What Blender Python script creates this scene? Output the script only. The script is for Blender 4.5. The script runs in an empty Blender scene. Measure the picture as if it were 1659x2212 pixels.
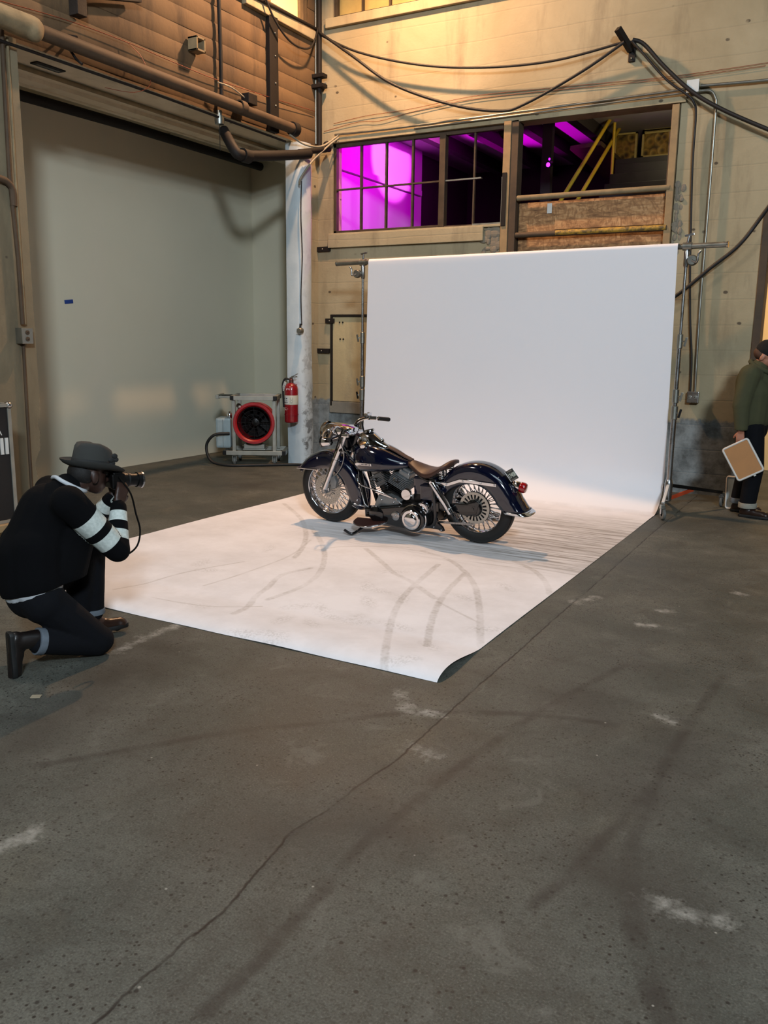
import bpy, bmesh, math, random
import numpy as np
from mathutils import Vector, Matrix, Euler
random.seed(7); rng = np.random.default_rng(7)
PI = math.pi
S = bpy.context.scene
C = S.collection

# ------------------------------------------------------------------ camera
cam_d = bpy.data.cameras.new('camera'); cam = bpy.data.objects.new('camera', cam_d); C.objects.link(cam)
cam_d.sensor_fit = 'VERTICAL'; cam_d.sensor_height = 36.0; cam_d.lens = 36.0 * 1850 / 2212
cam_d.clip_start = 0.05; cam_d.clip_end = 100
cR = Vector((0.87169452, 0.48988493, 0.01270475)); cD = Vector((0.10707921, -0.16510825, -0.98044546)); cF = Vector((-0.4782078, 0.85600936, -0.19638045))
cm = Matrix.Identity(4)
for i, ax in enumerate((cR, -cD, -cF)):
    for j in range(3): cm[j][i] = ax[j]
cm.translation = Vector((0, 0, 1.65))
cam.matrix_world = cm
S.camera = cam

# ------------------------------------------------------------------ light and exposure
S.view_settings.view_transform = 'Standard'; S.view_settings.look = 'None'
S.view_settings.exposure = -0.22; S.view_settings.gamma = 1.0; S.view_settings.use_curve_mapping = False
S.cycles.max_bounces = 6; S.cycles.diffuse_bounces = 3; S.cycles.glossy_bounces = 4; S.cycles.transmission_bounces = 4
S.cycles.caustics_reflective = False; S.cycles.caustics_refractive = False
S.cycles.sample_clamp_indirect = 4.0
world = bpy.data.worlds.new('world'); S.world = world; world.use_nodes = True
bg = world.node_tree.nodes['Background']; bg.inputs[0].default_value = (0.62, 0.70, 0.78, 1); bg.inputs[1].default_value = 0.2

def area_light(name, loc, target, size, power, col, sy=None, spread=180):
    d = bpy.data.lights.new(name, 'AREA'); d.energy = power; d.color = col
    d.shape = 'RECTANGLE'; d.size = size; d.size_y = sy or size; d.spread = math.radians(spread)
    o = bpy.data.objects.new(name, d); C.objects.link(o); o.location = loc
    o.rotation_euler = (Vector(target) - Vector(loc)).to_track_quat('-Z', 'Y').to_euler()
    return o
def spot_light(name, loc, target, power, col, angle, blend=.3, r=.1):
    d = bpy.data.lights.new(name, 'SPOT'); d.energy = power; d.color = col; d.spot_size = math.radians(angle); d.spot_blend = blend; d.shadow_soft_size = r
    o = bpy.data.objects.new(name, d); C.objects.link(o); o.location = loc
    o.rotation_euler = (Vector(target) - Vector(loc)).to_track_quat('-Z', 'Y').to_euler()
    return o
# warm lamp high in the corner, the hall's skylights and its big doorway behind the photographer
area_light('warm_corner_lamp', (-5.35, 8.85, 6.6), (-3.4, 6.9, 0.0), 0.16, 390, (1.0, 0.58, 0.31))
area_light('side_window_lamp', (-6.0, 3.2, 6.2), (-2.4, 7.2, 0.6), 0.8, 120, (1.0, 0.92, 0.84))
area_light('hall_skylight', (0.6, 1.5, 7.4), (-2.6, 6.5, 0.6), 5.0, 205, (0.70, 0.88, 1.0), 3.0)
area_light('hall_doorway', (4.5, -5.0, 6.66), (-4.0, 8.0, 1.0), 1.3, 1560, (0.78, 0.90, 1.0), 1.0)

# ------------------------------------------------------------------ helpers: objects
def lin(c):
    c = [x / 255 for x in c]
    return tuple((x / 12.92 if x <= .04045 else ((x + .055) / 1.055) ** 2.4) for x in c) + (1,)
def tag(o, label=None, cat=None, group=None, kind=None):
    if label: o['label'] = label
    if cat: o['category'] = cat
    if group: o['group'] = group
    if kind: o['kind'] = kind
    return o
def thing(name, label, cat, loc=(0, 0, 0), rot=(0, 0, 0), group=None):
    o = bpy.data.objects.new(name, None); C.objects.link(o); o.location = loc; o.rotation_euler = rot; o.empty_display_size = .1
    return tag(o, label, cat, group)
def empty_part(name, parent, loc=(0, 0, 0), rot=(0, 0, 0)):
    o = bpy.data.objects.new(name, None); C.objects.link(o); o.parent = parent; o.location = loc; o.rotation_euler = rot; o.empty_display_size = .1
    return o
def copy_tree(o, parent=None):
    c = o.copy(); C.objects.link(c)
    if parent is not None: c.parent = parent
    for ch in [x for x in bpy.data.objects if x.parent is o]: copy_tree(ch, c)
    return c

class MB:
    """collects shapes as plain vertex and face lists, then links them as ONE mesh object"""
    def __init__(s): s.v = []; s.f = []; s.mi = []; s.m = 0
    def add(s, vs, fs):
        b = len(s.v); s.v.extend([tuple(map(float, p)) for p in vs])
        for f in fs: s.f.append(tuple(b + i for i in f)); s.mi.append(s.m)
        return s
    def box(s, c, d, rot=None):
        x, y, z = d[0] / 2, d[1] / 2, d[2] / 2
        vs = [Vector((sx * x, sy * y, sz * z)) for sx in (-1, 1) for sy in (-1, 1) for sz in (-1, 1)]
        if rot is not None:
            m = rot if isinstance(rot, Matrix) else Euler(rot).to_matrix()
            vs = [m @ v for v in vs]
        return s.add([v + Vector(c) for v in vs], [(0, 1, 3, 2), (4, 6, 7, 5), (0, 4, 5, 1), (2, 3, 7, 6), (0, 2, 6, 4), (1, 5, 7, 3)])
    def bx(s, a, b):  # by two corners
        return s.box([(p + q) / 2 for p, q in zip(a, b)], [abs(q - p) for p, q in zip(a, b)])
    def bar(s, p, q, w, h, up=(0, 0, 1)):
        p, q = Vector(p), Vector(q); d = q - p; z = d.normalized(); u = Vector(up)
        x = u.cross(z)
        if x.length < 1e-4: x = Vector((1, 0, 0)).cross(z)
        x.normalize(); y = z.cross(x)
        m = Matrix((x, y, z)).transposed()
        return s.box((p + q) / 2, (w, h, d.length), m)
    def rings(s, rs, closed=True, cap=True, loop=False):
        n = len(rs[0]); vs = [p for r in rs for p in r]; fs = []
        m = len(rs)
        for i in range(m if loop else m - 1):
            a, b = i * n, ((i + 1) % m) * n
            for j in range(n if closed else n - 1):
                k = (j + 1) % n
                fs.append((a + j, a + k, b + k, b + j))
        if cap and not loop and closed:
            fs.append(tuple(reversed(range(n)))); fs.append(tuple((m - 1) * n + j for j in range(n)))
        return s.add(vs, fs)
    def tube(s, path, r, seg=10, cap=True, loop=False):
        P = [Vector(p) for p in path]; n = len(P); rr = r if isinstance(r, (list, tuple)) else [r] * n
        rs = []; x = None
        for i in range(n):
            a = P[(i - 1) % n] if loop else P[max(i - 1, 0)]; b = P[(i + 1) % n] if loop else P[min(i + 1, n - 1)]
            t = (b - a).normalized()
            if x is None:
                x = t.cross(Vector((0, 0, 1)))
                if x.length < 1e-3: x = t.cross(Vector((0, 1, 0)))
            x = (x - t * x.dot(t)).normalized(); y = t.cross(x)
            rs.append([P[i] + (x * math.cos(2 * PI * j / seg) + y * math.sin(2 * PI * j / seg)) * rr[i] for j in range(seg)])
        return s.rings(rs, cap=cap, loop=loop)
    def cyl(s, p, q, r, r2=None, seg=20):
        return s.tube([p, q], [r, r if r2 is None else r2], seg)
    def lathe(s, prof, o=(0, 0, 0), axis='z', seg=32, cap=False, a0=0, a1=2 * PI):
        """prof: list of (radius, height) along the axis"""
        full = abs(a1 - a0 - 2 * PI) < 1e-6; rs = []
        for (r, t) in prof:
            ring = []
            for j in range(seg if full else seg + 1):
                a = a0 + (a1 - a0) * j / seg; c_, s_ = r * math.cos(a), r * math.sin(a)
                p = {'z': (c_, s_, t), 'y': (c_, t, s_), 'x': (t, c_, s_)}[axis]
                ring.append(Vector(p) + Vector(o))
            rs.append(ring)
        return s.rings(rs, closed=full, cap=cap)
    def prism(s, poly, t0, t1, axis='y'):
        """poly in the plane across the axis, extruded from t0 to t1"""
        def P(a, b, t): return {'y': (a, t, b), 'z': (a, b, t), 'x': (t, a, b)}[axis]
        n = len(poly); vs = [P(a, b, t0) for a, b in poly] + [P(a, b, t1) for a, b in poly]
        fs = [tuple(range(n)), tuple(range(2 * n - 1, n - 1, -1))] + [(i, (i + 1) % n, n + (i + 1) % n, n + i) for i in range(n)]
        return s.add(vs, fs)
    def ball(s, c, r, seg=16, n=10):
        r = r if isinstance(r, (tuple, list)) else (r, r, r)
        rs = []
        for i in range(n + 1):
            t = PI * i / n; st = max(math.sin(t), 1e-3)
            rs.append([(c[0] + r[0] * st * math.cos(2 * PI * j / seg), c[1] + r[1] * st * math.sin(2 * PI * j / seg), c[2] - r[2] * math.cos(t)) for j in range(seg)])
        return s.rings(rs)
    def mesh(s, name):
        me = bpy.data.meshes.new(name); me.from_pydata(s.v, [], s.f); me.update()
        return me
    def build(s, name, mat, parent=None, smooth=35, bevel=0, loc=None, rot=None, solid=0, label=None):
        me = s.mesh(name)
        for m in (mat if isinstance(mat, (list, tuple)) else [mat]): me.materials.append(m)
        if isinstance(mat, (list, tuple)): me.polygons.foreach_set('material_index', s.mi)
        bm = bmesh.new(); bm.from_mesh(me); bmesh.ops.recalc_face_normals(bm, faces=bm.faces)
        if bevel:
            es = [e for e in bm.edges if len(e.link_faces) == 2 and e.calc_face_angle(0) > .6]
            bmesh.ops.bevel(bm, geom=es, offset=bevel, segments=2, affect='EDGES', profile=.6, clamp_overlap=True)
        bm.to_mesh(me); bm.free()
        if smooth:
            me.shade_smooth(); me.set_sharp_from_angle(angle=math.radians(smooth))
        o = bpy.data.objects.new(name, me); C.objects.link(o)
        if parent is not None: o.parent = parent
        if loc is not None: o.location = loc
        if rot is not None: o.rotation_euler = rot
        if solid:
            md = o.modifiers.new('shell', 'SOLIDIFY'); md.thickness = solid; md.offset = 0
        if label: o['label'] = label
        return o

def smooth_path(P, n=6, loop=False):
    """Catmull-Rom through the points"""
    P = [Vector(p) for p in P]; out = []; m = len(P)
    for i in range(m if loop else m - 1):
        g = (lambda k: P[k % m]) if loop else (lambda k: P[min(max(k, 0), m - 1)])
        a, b, c, d = g(i - 1), g(i), g(i + 1), g(i + 2)
        for j in range(n):
            t = j / n
            out.append(.5 * ((2 * b) + (c - a) * t + (2 * a - 5 * b + 4 * c - d) * t * t + (3 * b - a - 3 * c + d) * t ** 3))
    if not loop: out.append(P[-1])
    return out
def tube_obj(name, path, r, mat, parent=None, n=6, seg=8, label=None, cat=None, group=None):
    o = MB().tube(smooth_path(path, n) if n else path, r, seg).build(name, mat, parent, 60)
    return tag(o, label, cat, group)
def sag(p, q, drop, n=14):
    p, q = Vector(p), Vector(q)
    return [p.lerp(q, i / n) - Vector((0, 0, drop * 4 * (i / n) * (1 - i / n))) for i in range(n + 1)]
def text_mesh(txt, size, depth, name, mat, parent, loc, rot, align='CENTER'):
    cu = bpy.data.curves.new(name, 'FONT'); cu.body = txt; cu.size = size; cu.extrude = depth; cu.align_x = align; cu.align_y = 'CENTER'
    t = bpy.data.objects.new(name, cu); C.objects.link(t)
    me = bpy.data.meshes.new_from_object(t.evaluated_get(bpy.context.evaluated_depsgraph_get()))
    bpy.data.objects.remove(t)
    me.materials.clear(); me.materials.append(mat)
    o = bpy.data.objects.new(name, me); C.objects.link(o); o.parent = parent; o.location = loc; o.rotation_euler = rot
    return o

def round_cone(mb, p, r, q, r2, seg=14, n=6):
    p, q = Vector(p), Vector(q); z = (q - p)
    L = z.length; z = z.normalized() if L > 1e-6 else Vector((0, 0, 1))
    x = z.cross(Vector((.31, .77, .55))).normalized(); y = z.cross(x); rs = []
    for (c, rad, sgn) in ((p, r, -1), (q, r2, 1)):
        for i in range(n + 1):
            t = (1 - i / n) * PI / 2 if sgn < 0 else i / n * PI / 2
            rad_ = max(rad * math.cos(t), rad * .02); off = sgn * rad * math.sin(t)
            rs.append([c + z * off + (x * math.cos(2 * PI * j / seg) + y * math.sin(2 * PI * j / seg)) * rad_ for j in range(seg)])
    mb.rings(rs)
def blob(name, prims, mat, parent, voxel=.01, smooth=4, cuts=(), solid=0, label=None):
    """one continuous skin grown over tapering limbs and rounded masses"""
    mb = MB()
    for p in prims:
        if p[0] == 'c': round_cone(mb, p[1], p[2], p[3], p[4])
        else:
            k = MB().ball((0, 0, 0), p[2], 18, 12); m = Euler(p[3]).to_matrix() if len(p) > 3 else Matrix.Identity(3)
            mb.add([m @ Vector(v) + Vector(p[1]) for v in k.v], k.f)
    me = mb.mesh(name + '_raw'); t = bpy.data.objects.new(name + '_raw', me); C.objects.link(t)
    bm = bmesh.new(); bm.from_mesh(me); bmesh.ops.recalc_face_normals(bm, faces=bm.faces); bm.to_mesh(me); bm.free()
    r = t.modifiers.new('r', 'REMESH'); r.mode = 'VOXEL'; r.voxel_size = voxel
    if smooth:
        sm = t.modifiers.new('s', 'SMOOTH'); sm.iterations = smooth; sm.factor = .5
    out = bpy.data.meshes.new_from_object(t.evaluated_get(bpy.context.evaluated_depsgraph_get()))
    bpy.data.objects.remove(t); bpy.data.meshes.remove(me); out.name = name
    if cuts:
        bm = bmesh.new(); bm.from_mesh(out)
        for co, no in cuts:
            bmesh.ops.bisect_plane(bm, geom=bm.verts[:] + bm.edges[:] + bm.faces[:], plane_co=co, plane_no=no, clear_outer=True)
        bm.to_mesh(out); bm.free()
    out.materials.clear(); out.materials.append(mat); out.shade_smooth()
    o = bpy.data.objects.new(name, out); C.objects.link(o); o.parent = parent
    if solid:
        md = o.modifiers.new('shell', 'SOLIDIFY'); md.thickness = solid; md.offset = -1
    if label: o['label'] = label
    return o

# ------------------------------------------------------------------ helpers: materials
class NT:
    def __init__(s, name):
        s.mat = bpy.data.materials.new(name); s.mat.use_nodes = True; s.t = s.mat.node_tree; s.n = s.t.nodes; s.l = s.t.links
        s.b = s.n['Principled BSDF']; s._pos = None
    def node(s, typ, **kw):
        n = s.n.new(typ)
        for k, v in kw.items(): setattr(n, k, v)
        return n
    def put(s, sock, v):
        if isinstance(v, bpy.types.NodeSocket): s.l.new(v, sock)
        else:
            if isinstance(v, (tuple, list)) and len(v) == 4 and sock.type == 'VECTOR': v = v[:3]
            sock.default_value = v
    def pos(s):
        if s._pos is None: s._pos = s.node('ShaderNodeNewGeometry').outputs['Position']
        return s._pos
    def obj(s): return s.node('ShaderNodeTexCoord').outputs['Object']
    def scale(s, vec, k):
        n = s.node('ShaderNodeVectorMath', operation='MULTIPLY'); s.put(n.inputs[0], vec); n.inputs[1].default_value = k if isinstance(k, tuple) else (k, k, k); return n.outputs[0]
    def noise(s, vec, sc, det=4, rough=.55, dist=0.0):
        n = s.node('ShaderNodeTexNoise'); s.put(n.inputs['Vector'], vec); n.inputs['Scale'].default_value = sc; n.inputs['Detail'].default_value = det; n.inputs['Roughness'].default_value = rough; n.inputs['Distortion'].default_value = dist
        return n.outputs['Fac']
    def voro(s, vec, sc, feature='F1'):
        n = s.node('ShaderNodeTexVoronoi', feature=feature); s.put(n.inputs['Vector'], vec); n.inputs['Scale'].default_value = sc
        return n.outputs['Distance']
    def ramp(s, fac, stops, interp='LINEAR'):
        n = s.node('ShaderNodeValToRGB'); s.put(n.inputs[0], fac); e = n.color_ramp; e.interpolation = interp
        while len(e.elements) < len(stops): e.elements.new(.5)
        for el, (p, c) in zip(e.elements, stops):
            el.position = p; el.color = c if isinstance(c, tuple) else (c, c, c, 1)
        return n.outputs[0]
    def mix(s, f, a, b, mode='MIX'):
        n = s.node('ShaderNodeMix', data_type='RGBA', blend_type=mode); s.put(n.inputs[0], f); s.put(n.inputs[6], a); s.put(n.inputs[7], b); return n.outputs[2]
    def m(s, op, a, b=0.0, c=0.0, clamp=False):
        n = s.node('ShaderNodeMath', operation=op, use_clamp=clamp); s.put(n.inputs[0], a); s.put(n.inputs[1], b); s.put(n.inputs[2], c); return n.outputs[0]
    def sep(s, vec):
        n = s.node('ShaderNodeSeparateXYZ'); s.put(n.inputs[0], vec); return n.outputs
    def attr(s, name): return s.node('ShaderNodeAttribute', attribute_name=name).outputs['Fac']
    def map(s, v, a, b, c=0.0, d=1.0):
        n = s.node('ShaderNodeMapRange'); s.put(n.inputs[0], v)
        for i, k in enumerate((a, b, c, d)): n.inputs[i + 1].default_value = k
        return n.outputs[0]
    def bump(s, h, strength=.3, dist=.01):
        n = s.node('ShaderNodeBump'); s.put(n.inputs['Height'], h); n.inputs['Strength'].default_value = strength; n.inputs['Distance'].default_value = dist
        s.l.new(n.outputs[0], s.b.inputs['Normal']); return s
    def done(s, col=None, rough=None, metal=None, coat=None, spec=None):
        if col is not None: s.put(s.b.inputs['Base Color'], col)
        if rough is not None: s.put(s.b.inputs['Roughness'], rough)
        if metal is not None: s.put(s.b.inputs['Metallic'], metal)
        if coat is not None: s.b.inputs['Coat Weight'].default_value = coat; s.b.inputs['Coat Roughness'].default_value = .03
        if spec is not None: s.b.inputs['Specular IOR Level'].default_value = spec
        return s.mat
def simple(name, rgb, rough=.5, metal=0.0, var=.12, sc=9.0, bump=0.0, coat=None, spec=None):
    t = NT(name); c = lin(rgb); f = t.noise(t.obj(), sc, 5, .6)
    col = t.mix(t.ramp(f, [(.3, 0.0), (.7, 1.0)]), tuple(x * (1 - var) for x in c[:3]) + (1,), tuple(min(1, x * (1 + var)) for x in c[:3]) + (1,))
    if bump: t.bump(t.noise(t.obj(), sc * 8, 4), bump, .004)
    r = t.map(f, .3, .7, max(.02, rough - .06), min(1, rough + .06))
    return t.done(col, r, metal, coat, spec)
def glow(name, rgb, k):
    t = NT(name); c = lin(rgb); t.b.inputs['Emission Color'].default_value = c; t.b.inputs['Emission Strength'].default_value = k
    return t.done(c, .5)
# ------------------------------------------------------------------ materials
M = {}
def poly_dist(P, lines):
    """distance from each point (n,2) to a set of polylines"""
    d = np.full(len(P), 9.0)
    for L in lines:
        for (a, b) in zip(L[:-1], L[1:]):
            a, b = np.array(a, float), np.array(b, float); ab = b - a
            t = np.clip(((P - a) @ ab) / max(ab @ ab, 1e-9), 0, 1)
            d = np.minimum(d, np.hypot(*(P - (a + t[:, None] * ab)).T))
    return d
def signed_dist(P, L):
    d = np.full(len(P), 9.0); sg = np.ones(len(P))
    for (a, b) in zip(L[:-1], L[1:]):
        a, b = np.array(a, float), np.array(b, float); ab = b - a
        t = np.clip(((P - a) @ ab) / max(ab @ ab, 1e-9), 0, 1); q = P - (a + t[:, None] * ab); h = np.hypot(*q.T)
        s = np.where(ab[0] * (P[:, 1] - a[1]) - ab[1] * (P[:, 0] - a[0]) > 0, 1.0, -1.0); k = h < d
        sg = np.where(k, s, sg); d = np.where(k, h, d)
    return d * sg
def set_attr(me, name, vals):
    a = me.attributes.new(name, 'FLOAT', 'POINT'); a.data.foreach_set('value', np.asarray(vals, np.float32))

M['chrome'] = simple('chrome', (225, 225, 228), .07, 1.0, .03)
M['dull_chrome'] = simple('satin_chrome', (168, 168, 168), .28, 1.0, .08)
M['steel'] = simple('galvanised_steel', (150, 150, 142), .38, .9, .12)
M['alu'] = simple('brushed_aluminium', (158, 156, 146), .45, .6, .1)
M['cast'] = simple('cast_aluminium', (128, 132, 134), .42, .7, .1, 20)
M['black_gloss'] = simple('black_gloss_enamel', (10, 10, 12), .12, 0, .1, coat=.6)
M['black_metal'] = simple('black_metal', (16, 15, 15), .38, .3, .2)
M['rubber'] = simple('tyre_rubber', (13, 13, 13), .62, 0, .2, 14)
M['navy'] = simple('navy_paint', (7, 11, 30), .12, 0, .06, 3, coat=1.0)
M['leather'] = simple('brown_leather', (54, 29, 20), .5, 0, .3, 16, .25)
M['leather_dark'] = simple('oxblood_leather', (52, 24, 18), .5, 0, .25, 16, .2)
M['red_lens'] = simple('red_lens', (140, 8, 14), .12, 0, .05, coat=1.0)
M['white_paint'] = simple('white_lettering', (205, 205, 200), .6, 0, .05)
M['iron'] = simple('dark_rusty_iron', (24, 18, 15), .7, .3, .35, 6, .3)
M['iron_pipe'] = simple('dusty_iron_pipe', (76, 60, 44), .75, .2, .35, 4, .3)
M['cable'] = simple('black_rubber_cable', (24, 19, 17), .6, 0, .2)
M['grey_cable'] = simple('grey_cable', (150, 140, 120), .6, 0, .15)
M['copper'] = simple('reddish_wire', (132, 66, 42), .55, .2, .2)
M['glass'] = NT('window_glass').done((.9, .9, .9, 1), .05)
M['glass'].node_tree.nodes['Principled BSDF'].inputs['Transmission Weight'].default_value = 1.0

# ---- concrete floor: wear, cracks and rubber marks follow shapes stored on the mesh
t = NT('worn_concrete'); P = t.pos()
big = t.noise(P, .55, 5, .6, .3); mid = t.noise(P, 2.3, 6, .65); fine = t.noise(P, 38, 4, .7); vf = t.noise(P, 140, 3, .6)
col = t.mix(t.ramp(big, [(.32, 0.0), (.68, 1.0)]), lin((60, 61, 56)), lin((98, 99, 91)))
col = t.mix(t.ramp(mid, [(.42, 0.0), (.66, .75)]), col, lin((64, 68, 62)))
col = t.mix(t.ramp(t.noise(P, 1.1, 5, .6, .6), [(.55, 0.0), (.75, .45)]), col, lin((92, 87, 72)))
col = t.mix(t.ramp(fine, [(.33, .6), (.48, 0.0), (.62, 0.0), (.75, .4)]), col, lin((50, 48, 43)))
col = t.mix(t.ramp(vf, [(.36, .45), (.5, 0.0)]), col, lin((40, 39, 36))); col = t.mix(t.ramp(vf, [(.56, 0.0), (.7, .35)]), col, lin((128, 126, 116)))
md2 = t.noise(P, 4.6, 5, .7, .8); col = t.mix(t.ramp(md2, [(.5, 0.0), (.7, .5)]), col, lin((56, 54, 49))); col = t.mix(t.ramp(md2, [(.3, .35), (.42, 0.0)]), col, lin((112, 111, 103)))
wob = t.m('MULTIPLY', t.m('SUBTRACT', t.noise(P, 9, 4, .7), .5), .03)
crk = t.m('ABSOLUTE', t.m('ADD', t.attr('crack'), wob))
tire = t.m('ADD', t.attr('scuff'), t.m('MULTIPLY', wob, .8))
dirt = t.m('MULTIPLY', t.map(tire, .010, .034, 1.0, 0.0), t.ramp(t.noise(P, 5, 5, .7), [(.34, 0.08), (.6, .7)]))
col = t.mix(dirt, col, lin((44, 42, 39)))
stain = t.m('ADD', t.attr('stain'), t.m('MULTIPLY', wob, 3.0))
col = t.mix(t.map(stain, -.02, .3, .62, 0.0), col, lin((52, 50, 46)))
chip = t.m('ADD', t.attr('chip'), t.m('MULTIPLY', t.m('SUBTRACT', t.noise(P, 14, 6, .75), .5), .26))
col = t.mix(t.m('MULTIPLY', t.map(chip, -.02, .05, 1.0, 0.0), t.ramp(t.noise(P, 9, 4, .7), [(.36, .2), (.56, .95)])), col, lin((150, 148, 140)))
vo = t.voro(P, 40); col = t.mix(t.m('MULTIPLY', t.map(vo, .14, .24, 1.0, 0.0), t.ramp(t.noise(P, 2.6, 4, .65), [(.36, 0.0), (.6, 1.0)])), col, lin((36, 34, 30)))
vo2 = t.voro(P, 15); col = t.mix(t.m('MULTIPLY', t.map(t.m('ADD', vo2, t.m('MULTIPLY', wob, 3.0)), .07, .13, 1.0, 0.0), t.ramp(t.noise(P, 1.7, 3), [(.42, 0.0), (.55, .95)])), col, lin((36, 34, 32)))
vo3 = t.voro(P, 6.3); col = t.mix(t.map(vo3, .022, .034, .8, 0.0), col, lin((150, 146, 136)))
col = t.mix(t.m('MULTIPLY', t.map(crk, .002, .007, 1.0, 0.0), t.ramp(t.noise(P, 3.4, 4), [(.36, .1), (.52, .95)])), col, lin((26, 24, 23)))
t.bump(t.m('ADD', t.m('MULTIPLY', fine, .5), t.m('ADD', t.m('MULTIPLY', vf, .5), t.map(crk, .0, .02, -1.5, 0.0))), .3, .004)
M['floor'] = t.done(col, t.map(big, .3, .7, .52, .72), spec=.35)

def plaster(name, c1, c2, dado=None, boards=0.0, dark=(96, 84, 66), dadoc=(96, 96, 92), worn=.5, rough=.85):
    t = NT(name); P = t.pos(); x, y, z = t.sep(P)
    a = t.noise(P, .8, 5, .6, .4); b = t.noise(P, 4.5, 6, .7); c = t.noise(t.scale(P, (1, 1, .22)), 3.2, 5, .65)
    col = t.mix(t.ramp(a, [(.35, 0.0), (.65, 1.0)]), lin(c1), lin(c2))
    col = t.mix(t.ramp(c, [(.52, 0.0), (.74, worn)]), col, lin(dark))
    pit = t.voro(t.scale(P, (1, 1, 1.4)), 3.1)
    col = t.mix(t.m('MULTIPLY', t.map(t.m('ADD', pit, t.m('MULTIPLY', t.m('SUBTRACT', b, .5), .12)), .055, .085, 1.0, 0.0), t.ramp(a, [(.45, 0.0), (.5, .9)])), col, lin((70, 60, 48)))
    h = t.m('ADD', t.m('MULTIPLY', b, .6), t.m('MULTIPLY', t.noise(P, 30, 4), .3))
    if boards:
        w = t.m('FRACT', t.m('ADD', t.m('MULTIPLY', z, 1 / boards), t.m('MULTIPLY', t.noise(t.scale(P, (.3, .3, .3)), 2.0, 2), .25)))
        line = t.map(t.m('ABSOLUTE', t.m('SUBTRACT', w, .5)), .46, .5, 0.0, 1.0)
        col = t.mix(t.m('MULTIPLY', line, .10), col, lin(dark)); h = t.m('SUBTRACT', h, t.m('MULTIPLY', line, .22))
    if dado is not None:
        e = t.m('ADD', z, t.m('MULTIPLY', t.m('SUBTRACT', t.noise(P, 3.0, 6, .7), .5), .34))
        peel = t.map(e, dado - .02, dado + .02, 1.0, 0.0)
        dcol = t.mix(t.ramp(b, [(.36, 0.0), (.6, 1.0)]), lin([q * .62 for q in dadoc]), lin(dadoc))
        col = t.mix(peel, col, dcol)
    t.bump(h, .45, .012)
    return t.done(col, rough)
M['wall_back'] = plaster('aged_cream_plaster', (172, 158, 128), (152, 138, 108), .84, .27, dadoc=(136, 142, 142), worn=.55)
M['wall_left_up'] = plaster('board_marked_concrete', (112, 88, 60), (80, 61, 41), None, 0, dark=(48, 36, 26), worn=.9)
M['wall_left_low'] = plaster('grimy_concrete', (128, 116, 92), (112, 100, 78), None, 0, dark=(84, 74, 58), worn=.6)
M['alcove'] = simple('smooth_painted_wall', (206, 200, 178), .8, 0, .03, .6)
M['soffit'] = plaster('soffit_concrete', (222, 212, 188), (196, 184, 156), None, 0, dark=(140, 122, 94), worn=.4)
t = NT('chipped_pale_column_paint'); P = t.pos(); x, y, z = t.sep(P)
n1 = t.noise(P, 9, 6, .7); edge = t.m('ADD', t.map(x, -6.66, -6.49, 0.0, .33), t.m('MULTIPLY', n1, .62))
col = t.mix(t.m('MULTIPLY', t.map(edge, .61, .68, 0.0, 1.0), t.map(z, .2, 1.9, .9, .12)), t.mix(t.ramp(t.noise(P, 2), [(.3, 0.0), (.7, 1.0)]), lin((178, 190, 196)), lin((206, 214, 216))), lin((84, 84, 82)))
t.bump(n1, .3, .01); M['column'] = t.done(col, .75)
# ---- oriented strand board
t = NT('strand_board'); P = t.pos()
f1 = t.noise(t.scale(P, (3, 3, 11)), 1.6, 3, .55, 1.8); f2 = t.noise(t.scale(P, (9, 9, 4)), 1.6, 3, .55, 2.2)
col = t.ramp(f1, [(.28, lin((96, 66, 40))), (.5, lin((170, 126, 82))), (.72, lin((196, 156, 110)))])
col = t.mix(t.ramp(f2, [(.45, 0.0), (.62, .75)]), col, lin((128, 90, 56)))
t.bump(f2, .3, .004); M['osb'] = t.done(col, .75)
M['timber'] = simple('raw_timber', (150, 124, 88), .75, 0, .25, 5, .3)
M['dark_timber'] = simple('dark_timber', (74, 58, 42), .75, 0, .3, 5, .3)
M['window_steel'] = simple('rusty_window_steel', (74, 60, 46), .6, .3, .3, 8)
M['yellow_rail'] = simple('yellow_handrail_paint', (196, 160, 40), .45, 0, .12)
t = NT('worn_yellow_pipe'); col = t.mix(t.ramp(t.noise(t.pos(), 14, 4, .7), [(.42, 0.0), (.56, 1.0)]), lin((104, 84, 48)), lin((176, 138, 52))); M['worn_yellow'] = t.done(col, .6)
M['grimy_tan'] = simple('grimy_tan', (128, 112, 84), .85, 0, .25, 7, .4)
M['black_stair'] = simple('near_black_stair', (26, 18, 26), .5, 0, .2)
M['room_wall'] = simple('pale_room_wall', (196, 190, 196), .85, 0, .04, 1)
M['room_dark'] = simple('dark_room_timber', (40, 32, 32), .8, 0, .2, 2)
# ------------------------------------------------------------------ the floor
TRACK = [[(-2.98, 5.97), (-2.73, 5.86), (-2.49, 5.64), (-2.24, 5.3), (-1.99, 4.81), (-1.71, 4.17)], [(-2.41, 5.52), (-2.31, 4.97), (-2.15, 4.46), (-1.95, 3.99)], [(-2.68, 5.64), (-2.55, 4.91), (-2.36, 4.34), (-1.99, 3.58)], [(-4.25, 6.25), (-3.83, 5.79), (-3.52, 5.37), (-3.3, 4.96), (-3.21, 4.6), (-3.23, 4.26)], [(-5.09, 7.01), (-4.55, 6.52), (-4.16, 6.05), (-3.88, 5.61), (-3.71, 5.24)], [(-3.39, 5.78), (-3.02, 5.43), (-2.84, 5.25), (-2.63, 5.12), (-2.33, 4.86)], [(-2.23, 6.05), (-1.99, 5.84), (-1.81, 5.57), (-1.71, 5.34)], [(-3.19, 3.87), (-3.23, 4.05), (-3.34, 4.28), (-3.4, 4.49), (-3.5, 4.79), (-3.43, 5.05)]]
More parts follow.
